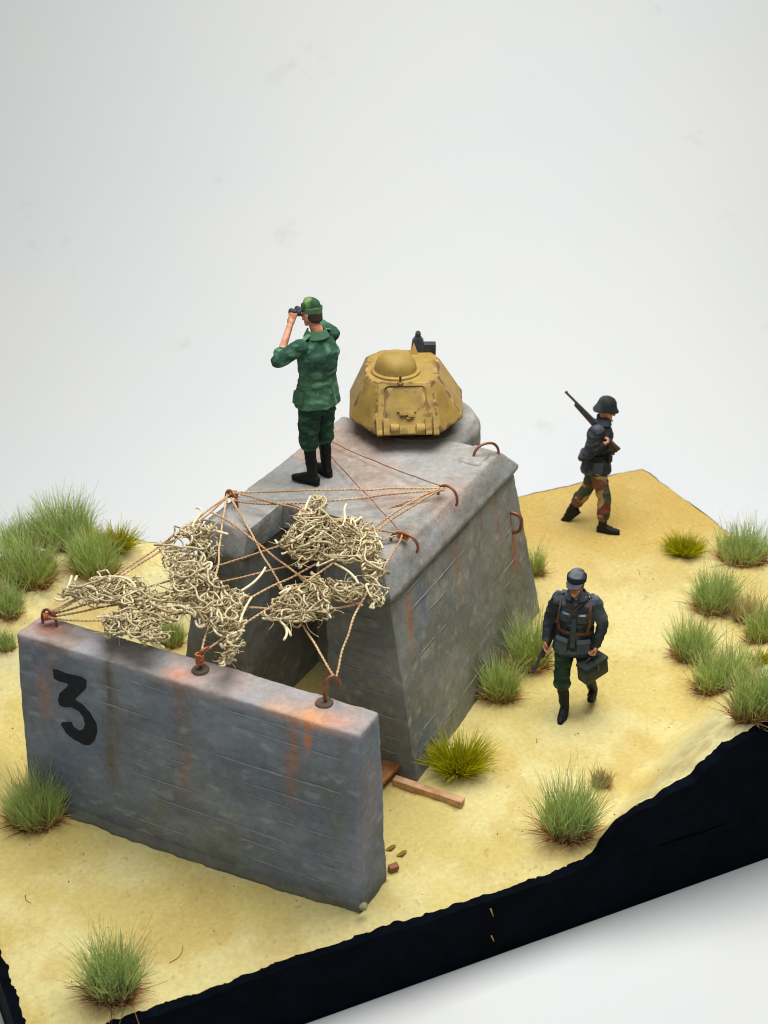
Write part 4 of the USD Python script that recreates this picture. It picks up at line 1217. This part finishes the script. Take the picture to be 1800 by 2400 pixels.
E0, E1 = lin(44, 50, 57), lin(100, 111, 120)
ex3 = [('belt', belt((0, -.002, 1.075), .194, .142, .02), 'leather', None), ('buckle', patch(.06, .05, .014, (0, .15, 1.075), (0, 1, 0)), 'gun_metal', None)]
for s in (-1, 1):
    ex3 += [('pocket', patch(.1, .1, .02, (s * .085, .148, 1.27), (s * .25, 1, .12)), 'cloth', ('j',)), ('pocket_flap', patch(.11, .035, .026, (s * .086, .154, 1.315), (s * .25, 1, .15)), 'cloth', ('jh',)),
            ('pocket', patch(.14, .16, .03, (s * .115, .135, .92), (s * .45, 1, .15)), 'cloth', ('j',)), ('pocket_flap', patch(.15, .045, .036, (s * .112, .136, .985), (s * .45, 1, .2)), 'cloth', ('jh',)),
            ('shoulder_strap', patch(.045, .12, .012, (s * .14, .03, 1.498), (s * .5, .05, 1)), 'cloth', ('jh',))]
    a = spline([(s * .15, -.1, 1.42), (s * .155, .0, 1.49), (s * .155, .1, 1.43), (s * .16, .155, 1.34), (s * .16, .135, 1.18), (s * .13, .12, 1.08)], 26)
    hw = .016 if s < 0 else .009
    ex3.append(('harness_strap', grid_mesh(np.stack([a + [-hw, -.004, 0], a + [-hw * .9, .01, .004], a + [hw * .9, .01, .004], a + [hw, -.004, 0]], 1)), 'leather', None))
ex3 += [('chest_badge', patch(.06, .018, .01, (.085, .172, 1.325), (.25, 1, .15), .003), 'cloth', lin(150, 152, 150)), ('chest_badge', patch(.06, .018, .01, (-.085, .172, 1.325), (-.25, 1, .15), .003), 'cloth', lin(196, 198, 196)),
        ('button_placket', patch(.055, .5, .012, (0, .148, 1.15), (0, 1, 0)), 'cloth', ('j',)), ('shirt_front', chain([((-.03, .1, 1.55), .03), ((.03, .1, 1.55), .03), ((0, .115, 1.50), .022)]), 'cloth', lin(126, 128, 128)),
        ('collar_patch', patch(.05, .018, .012, (-.085, .118, 1.52), (-.4, 1, .6), .004), 'cloth', lin(140, 146, 148)), ('collar_patch', patch(.05, .018, .012, (.085, .118, 1.52), (.4, 1, .6), .004), 'cloth', lin(110, 118, 122)),
        ('neck_strap', join([tube(spline([(-.07, .14, 1.45), (-.02, .165, 1.40), (.0, .17, 1.36)], 8), .012, 6), tube(spline([(.07, .14, 1.45), (.02, .165, 1.40), (.0, .17, 1.36)], 8), .012, 6)]), 'leather', None)]
pt3, hf3 = build_figure('man in dark grey uniform and peaked cap walking forward, box in hand', F3, J3, E0, E1, lin(30, 48, 38), lin(56, 88, 60), {'L': 1, 'R': 1}, ex3, hp3, 51, hem=.775, boots=.38, arm=1.0, wx=1.17, wy=1.1)
cap3 = hullp(np.vstack([sph((0, -.012, .05), (.09, .112, .03), 3), sph((0, -.01, .1), (.088, .108, .03), 3), sph((0, -.025, .135), (.07, .085, .022), 2)]))
cp3 = put('cap', hplace(F3, hf3, cap3), 'cloth', pt3, smooth=True, col=lambda v: mixc(lin(48, 52, 58), lin(104, 110, 116), sstep(.35, .62, fbm(v * 7, 3, 8))))
pk = hullp(np.vstack([sph((s * .075, .075, .045), (.016, .016, .006)) for s in (-1, 1)] + [sph((s * .05, .155, .022), (.016, .016, .006)) for s in (-1, 1)] + [sph((0, .17, .02), (.02, .014, .006))]))
put('peak', hplace(F3, hf3, pk), 'cloth', cp3, smooth=True, col=lin(66, 70, 76))
bd = belt((0, -.012, .075), .089, .111, .03, .012)
bd.vertices = F3.W(hf3(bd.vertices)); put('cap_band', bd, 'cloth', cp3, smooth=40, col=lin(44, 48, 54))
hair3 = hullp(np.vstack([sph((0, -.03, .03), (.08, .088, .07), 3), sph((0, -.055, -.03), (.066, .055, .04), 2)])).trim_by_plane((0, -1, .3), .0)
put('hair', hplace(F3, hf3, hair3), 'cloth', pt3, smooth=True, col=lin(60, 48, 42))
rifle(F3.W((.12, -.22, 1.34)), F3.W((.385, .14, .50)), F3.r * .6 + F3.f * .8, 'dark rifle slung muzzle down behind the man with the box', (lin(70, 50, 40), lin(104, 70, 54)))
# ammunition box
bc = F3.W((-.225, .10, .66)); ax = Rt * .80 + Fh * .60; ay = np.array([-ax[1], ax[0], 0])
az = Z * .985 - ax * .17; az /= np.linalg.norm(az); ax2 = ax - az * (ax @ az); ax2 /= np.linalg.norm(ax2)
bb = thing('ammunition_box', 'dark green metal box carried by its handle in the walking man\'s left hand', 'box', bc)


def bpart(nm, dims, off, mt='gun_metal', r=.008, col=None):
    m = rbox(dims, r, .03); m.vertices = m.vertices @ np.array([ax2, ay, az]) + bc + ax2 * off[0] + ay * off[1] + az * off[2]
    return put(nm, fixn(m), mt, bb, smooth=40, col=col)


BXC = lambda v: mixc(lin(44, 52, 48), lin(72, 80, 70), sstep(.35, .65, fbm(v * 9, 3, 6)))
bpart('box_body', (.29, .14, .17), (0, 0, -.02), 'cloth', .012, BXC)
bpart('lid', (.305, .155, .035), (0, 0, .08), 'cloth', .012, BXC)
bpart('latch', (.03, .02, .06), (0, -.08, .05), 'gun_metal')
bpart('rib', (.27, .012, .012), (0, -.073, -.04), 'cloth', .004, BXC)
put('handle', tube(spline([bc + az * .095 - ax2 * .075, bc + az * .13 - ax2 * .06, bc + az * .138, bc + az * .13 + ax2 * .06, bc + az * .095 + ax2 * .075], 20), .009, 8), 'gun_metal', bb, smooth=True)

# ------------------------------------------------------------------ grass tufts
GZ = G[..., 2]


def quick_height(P):
    P = np.asarray(P); a = np.clip((P[..., 0] - X0) / (X1 - X0) * (nx - 1), 0, nx - 1.001); b = np.clip((P[..., 1] - Y0) / (Y1 - Y0) * (ny - 1), 0, ny - 1.001)
    i, j = a.astype(int), b.astype(int); a, b = a - i, b - j
    return GZ[i, j] * (1 - a) * (1 - b) + GZ[i + 1, j] * a * (1 - b) + GZ[i, j + 1] * (1 - a) * b + GZ[i + 1, j + 1] * a * b


def tuft(label, px, wpx, hpx, n, seed, kind='pale', lean=0.0, group=None, dpx=None):
    """px: foot of the tuft in front; wpx, hpx: size seen."""
    rg = np.random.default_rng(seed)
    if seed in (10, 11, 13, 14, 15, 16, 18, 19, 21, 22, 25):
        wpx, hpx, n = wpx * 1.3, hpx * 1.18, n * 1.35
    c = ground(px); depth = (c - EYE) @ Fw; u = depth / FPX
    w = wpx * u / 2; h = hpx * u / .88 * (.72 if kind != 'olive' else .66)
    d = w * .62 if dpx is None else dpx * u / 2
    c = c + Fh * d * .8
    t = thing('grass_tuft', label, 'grass tuft', (c[0], c[1], hz(c)), group)
    sets = {'blades': [], 'roots': []}; cols = {'blades': [], 'roots': []}
    for i in range(int(n * (1.9 if kind != 'olive' else 2.0))):
        a = rg.uniform(0, 2 * np.pi); r = math.sqrt(rg.random()); root = kind != 'olive' and rg.random() < .4
        k0 = .5 if kind == 'olive' else .66; o = Rt * math.cos(a) * r * w * k0 + Fh * math.sin(a) * r * d * k0 * 1.2
        b = c + o * (1.0 if not root else max(1.0, .75 / max(r, .2))); b = np.array([b[0], b[1], float(quick_height(b)) - .01])
        if kind == 'olive':
            out = o / max(w, .01) * 1.25 + np.array([rg.normal(0, .16), rg.normal(0, .16), 0]); L = h * rg.uniform(.55, 1.1)
            dirn = np.array([out[0], out[1], .75]); bend = -.15
        elif root:
            out = o / max(w, .01) * .2 + np.array([rg.normal(0, .38), rg.normal(0, .38), 0]); L = h * rg.uniform(.18, .46)
            dirn = np.array([out[0], out[1], rg.uniform(.35, 1.2)]); bend = -.5
        else:
            out = o / max(w, .01) * .22 + np.array([rg.normal(0, .14), rg.normal(0, .14), 0]) + Rt * lean; L = h * rg.uniform(.45, 1.0) ** .8 * (1.08 - .38 * r * r)
            dirn = np.array([out[0], out[1], 1.0]); bend = rg.normal(-.1, .25)
        dirn = dirn / np.linalg.norm(dirn)
        side = np.array([rg.normal(), rg.normal(), 0]); side /= np.linalg.norm(side)
        k = 5; s = np.linspace(0, 1, k)
        hor = np.array([dirn[0], dirn[1], 0])
        cv = rg.normal(0, .16, 3)
        P = b + np.outer(s, dirn) * L + np.outer(s * s, Z) * L * bend * .35 + np.outer(s * s, hor) * L * .3 + np.outer(s * s, cv) * L
        P[:, 2] = np.maximum(P[:, 2], quick_height(P) + .004) if root or kind == 'olive' else P[:, 2]
        P[1:4] += rg.normal(0, .018 * L, (3, 3))
        tang = P[-1] - P[0]; side = np.cross(tang, side); side /= max(np.linalg.norm(side), 1e-6)
        wd = (.0046 if not root else .0055) * rg.uniform(.7, 1.25) * (1.3 if kind == 'olive' else 1) * (1 - .72 * s)
        up = np.cross(side, tang); up /= max(np.linalg.norm(up), 1e-6)
        tri = np.stack([P + side[None] * wd[:, None], P - side[None] * wd[:, None] * .6 + up[None] * wd[:, None] * .6, P - side[None] * wd[:, None] * .6 - up[None] * wd[:, None] * .6], 1)
        v = tri.reshape(-1, 3); f = []
        for q in range(k - 1):
            for e in range(3):
                a0, a1 = q * 3 + e, q * 3 + (e + 1) % 3
                f += [(a0, a1, a1 + 3), (a0, a1 + 3, a0 + 3)]
        key = 'roots' if root else 'blades'
        sets[key].append((v, np.array(f)))
        z = np.repeat(s, 3)[:, None]
        vr = rg.uniform(.7, 1.3)
        if kind == 'olive':
            cc = lin(156, 156, 12) * (1 - z) + lin(222, 218, 40) * z
        elif kind == 'straw':
            cc = lin(196, 164, 108) * (1 - z) + lin(244, 232, 184) * z
        elif root:
            cc = (lin(186, 136, 88) * (1 - z) + lin(240, 206, 152) * z) if rg.random() < .75 else (lin(120, 80, 48) * (1 - z) + lin(140, 92, 58) * z)
        else:
            g = lin(214, 228, 152) if kind == 'pale' else lin(208, 218, 118)
            tip = lin(216, 238, 168) if rg.random() < .75 else lin(236, 222, 172)
            cc = np.where(z < .3, lin(210, 176, 120) * (1 - z / .3) + g * z / .3, g * (1 - (z - .3) / .7) + tip * (z - .3) / .7)
        cols[key].append(cc * vr)
    for key in ('roots', 'blades'):
        if not sets[key]:
            continue
        o, V_, F_ = 0, [], []
        for v, f in sets[key]:
            V_.append(v); F_.append(f + o); o += len(v)
        C_ = np.vstack(cols[key])
        put(key, trimesh.Trimesh(np.vstack(V_), np.vstack(F_), process=False), 'grass', t, smooth=True, col=lambda v: C_, kind='stuff')


tuft('pale green grass tuft with brown roots alone at the front left of the base', (262, 2362), 150, 225, 700, 1)
tuft('grass tuft growing against the left end of the blast wall under the numeral', (75, 1955), 175, 165, 800, 2)
tuft('dense pale green grass tuft near the front edge below the man with the box', (1335, 1980), 150, 200, 850, 3)
tuft('small brown dried grass clump beside the front right tuft', (1412, 1850), 64, 66, 190, 4, kind='straw')
tuft('spiky olive grass tuft at the front right corner of the bunker', (1075, 1830), 118, 112, 460, 5, kind='olive')
tuft('grass tuft at the foot of the bunker side wall, nearest the man with the box', (1172, 1650), 105, 145, 620, 6, kind='mid')
tuft('grass tuft leaning on the bunker side wall just behind the nearest wall tuft', (1245, 1578), 110, 185, 620, 7, kind='mid')
tuft('thin grass tuft at the far rear foot of the bunker side wall', (1258, 1352), 42, 95, 220, 8, kind='mid')
tuft('spiky olive grass tuft alone on the sand right of the helmeted man', (1605, 1310), 92, 62, 380, 9, kind='olive')
tuft('grass tuft at the far right edge, rearmost of the right hand cluster', (1748, 1332), 125, 105, 560, 10)
tuft('round grass tuft on the right mound with the straw tuft on its right', (1680, 1446), 105, 120, 620, 11)
tuft('straw coloured grass tuft in the middle of the right hand cluster', (1752, 1465), 90, 110, 260, 12, kind='straw')
tuft('grass tuft cut by the right picture edge below the straw tuft', (1800, 1505), 90, 110, 480, 13, kind='mid')
tuft('grass tuft leftmost of the right hand cluster, nearest the sand path', (1625, 1558), 92, 120, 460, 14)
tuft('grass tuft lowest in the middle of the right hand cluster above the mound slope', (1695, 1622), 120, 130, 640, 15)
tuft('tall grass tuft by the right picture edge just above the black board', (1785, 1695), 120, 165, 660, 16, kind='mid')
tuft('small olive grass tuft half hidden in the right hand cluster', (1785, 1560), 50, 50, 160, 17, kind='olive')
tuft('tall feathery grass tuft highest on the back left hill', (142, 1296), 150, 135, 760, 18)
tuft('wide dark green grass tuft at the left picture edge on the hill', (58, 1388), 140, 125, 720, 19, kind='mid')
tuft('olive grass tuft behind the green one on the back left hill', (262, 1306), 96, 82, 420, 20, kind='olive')
tuft('green grass tuft in front of the olive one on the back left hill', (217, 1364), 118, 105, 620, 21, kind='mid')
tuft('grass tuft low at the left picture edge above the wall end', (12, 1455), 75, 90, 360, 22)
tuft('short light green grass tuft at the left picture edge behind the wall end', (12, 1530), 60, 65, 260, 23)
tuft('grass tuft between the blast wall and the bunker under the netting', (398, 1520), 80, 75, 420, 24, kind='mid')
tuft('sparse grass tuft at the far left behind the tall feathery one', (40, 1290), 100, 80, 320, 25)


# ------------------------------------------------------------------ planks and debris
def wood_col(a, b, seed):
    return lambda v: mixc(a, b, sstep(.35, .65, fbm(v * [9, 9, 20], 4, seed)))


def plank(label, p0, p1, w, h, z0, z1, ca, cb, seed):
    p0, p1 = np.array([*p0[:2], z0]), np.array([*p1[:2], z1])
    d = p1 - p0; L = np.linalg.norm(d); d /= L; s = np.cross(Z, d); s /= np.linalg.norm(s); n = np.cross(d, s)
    m = rbox((L, w, h), .012, .03); m = displaced(m, lambda v: .012 * (fbm(v * [6, 12, 12], 3, seed) - .5))
    c = (p0 + p1) / 2 + n * h / 2
    m.vertices = m.vertices @ np.array([d, s, n]) + c
    p = put('wooden_plank', m, 'wood', smooth=50, col=wood_col(ca, cb, seed))
    tag_path(p, label, 'plank')


g = lambda q: ground(q)
a_, b_ = g((930, 1838)), g((1086, 1890))
plank('narrow pale wooden plank pointing right from the bunker front corner', a_ + (b_ - a_) * -.05, b_, .085, .075, hz(a_), hz(b_), lin(186, 138, 98), lin(206, 164, 126), 3)
a2, b2 = g((905, 1846)), g((945, 1808))
d2 = (b2 - a2) / np.linalg.norm(b2 - a2); n2 = np.array([-d2[1], d2[0], 0])
plank('wide brown wooden plank half hidden behind the blast wall end', a2 - d2 * .5 + n2 * .12, b2 + n2 * .12 - d2 * .02, .27, .045, hz(a2) + .03, hz(b2) + .085, lin(146, 94, 56), lin(176, 122, 78), 4)
cm = rbox((.085, .07, .06), .012, .02); cm = displaced(cm, lambda v: .05 * (fbm(v * 14, 3, 5) - .5)); cm.vertices = cm.vertices + g((922, 2040)) + Z * .03
tag_path(put('wood_chunk', cm, 'wood', smooth=40, col=wood_col(lin(96, 62, 42), lin(150, 104, 72), 6)), 'small broken brown wood chunk at the foot of the wall end', 'debris')
for q, lb in (((915, 1990), 'dark dry leaf scrap touching the end of the blast wall'), ((941, 2003), 'curled dry leaf scrap on the sand right of the wall end')):
    c = g(q) + Z * .012
    L = grid_mesh(np.array([[c + Rt * (x + .02 * math.sin(y * 40)) + Fh * y + Z * (.012 * math.sin(x * 60 + y * 30) + .004) for y in np.linspace(-.03, .03, 6) * (1 if x > -.02 else .5)] for x in np.linspace(-.035, .035, 5)]))
    tag_path(put('leaf_scrap', L, 'debris', smooth=True, col=lin(138, 112, 54)), lb, 'debris')
st = trimesh.creation.icosphere(2, .035); st = displaced(st, lambda v: .03 * (fbm(v * 30, 2, 5) - .5)); st.vertices = st.vertices * [1, 1, .9] + on_plane((852, 2125), Wp(WL + .07, 0, 0), WD)
tag_path(put('pebble', st, 'debris', smooth=True, col=lin(150, 146, 112)), 'pale pebble stuck at the bottom of the wall corner', 'pebble')
rg = np.random.default_rng(77); ms, cs = [], []
for i in range(240):
    x, y = rg.uniform(X0 + .1, X1 - .1), rg.uniform(Y0 + .08, Y1 - .1)
    r = rg.uniform(.003, .008) * (1.6 if rg.random() < .06 else 1); s = trimesh.creation.icosphere(0, r); s.vertices = s.vertices * rg.uniform(.6, 1.3, 3) + [x, y, hz((x, y)) + r * .3]
    ms.append(s); c = [lin(96, 70, 40), lin(232, 222, 190), lin(150, 112, 62), lin(70, 52, 36)][rg.integers(4)]; cs.append(np.tile(c, (len(s.vertices), 1)))
for i in range(12):
    x, y = rg.uniform(X0 + .3, X1 - .3), rg.uniform(Y0 + .3, Y1 - .3); a = rg.uniform(0, 6.28); L = rg.uniform(.06, .22)
    pp = np.array([[x + math.cos(a + k * .15) * L * (k - 2) / 4, y + math.sin(a + k * .15) * L * (k - 2) / 4, 0] for k in range(5)]); pp[:, 2] = height(pp) + .004
    s = tube(pp, .004, 4, .002); ms.append(s); cs.append(np.tile([lin(150, 118, 60), lin(120, 92, 50)][i % 2], (len(s.vertices), 1)))
tag_path(put('sand_debris', join(ms), 'debris', smooth=True, col=lambda v: np.vstack(cs)), 'loose grit and dry fibres scattered on the sand', 'grit', kind='stuff')
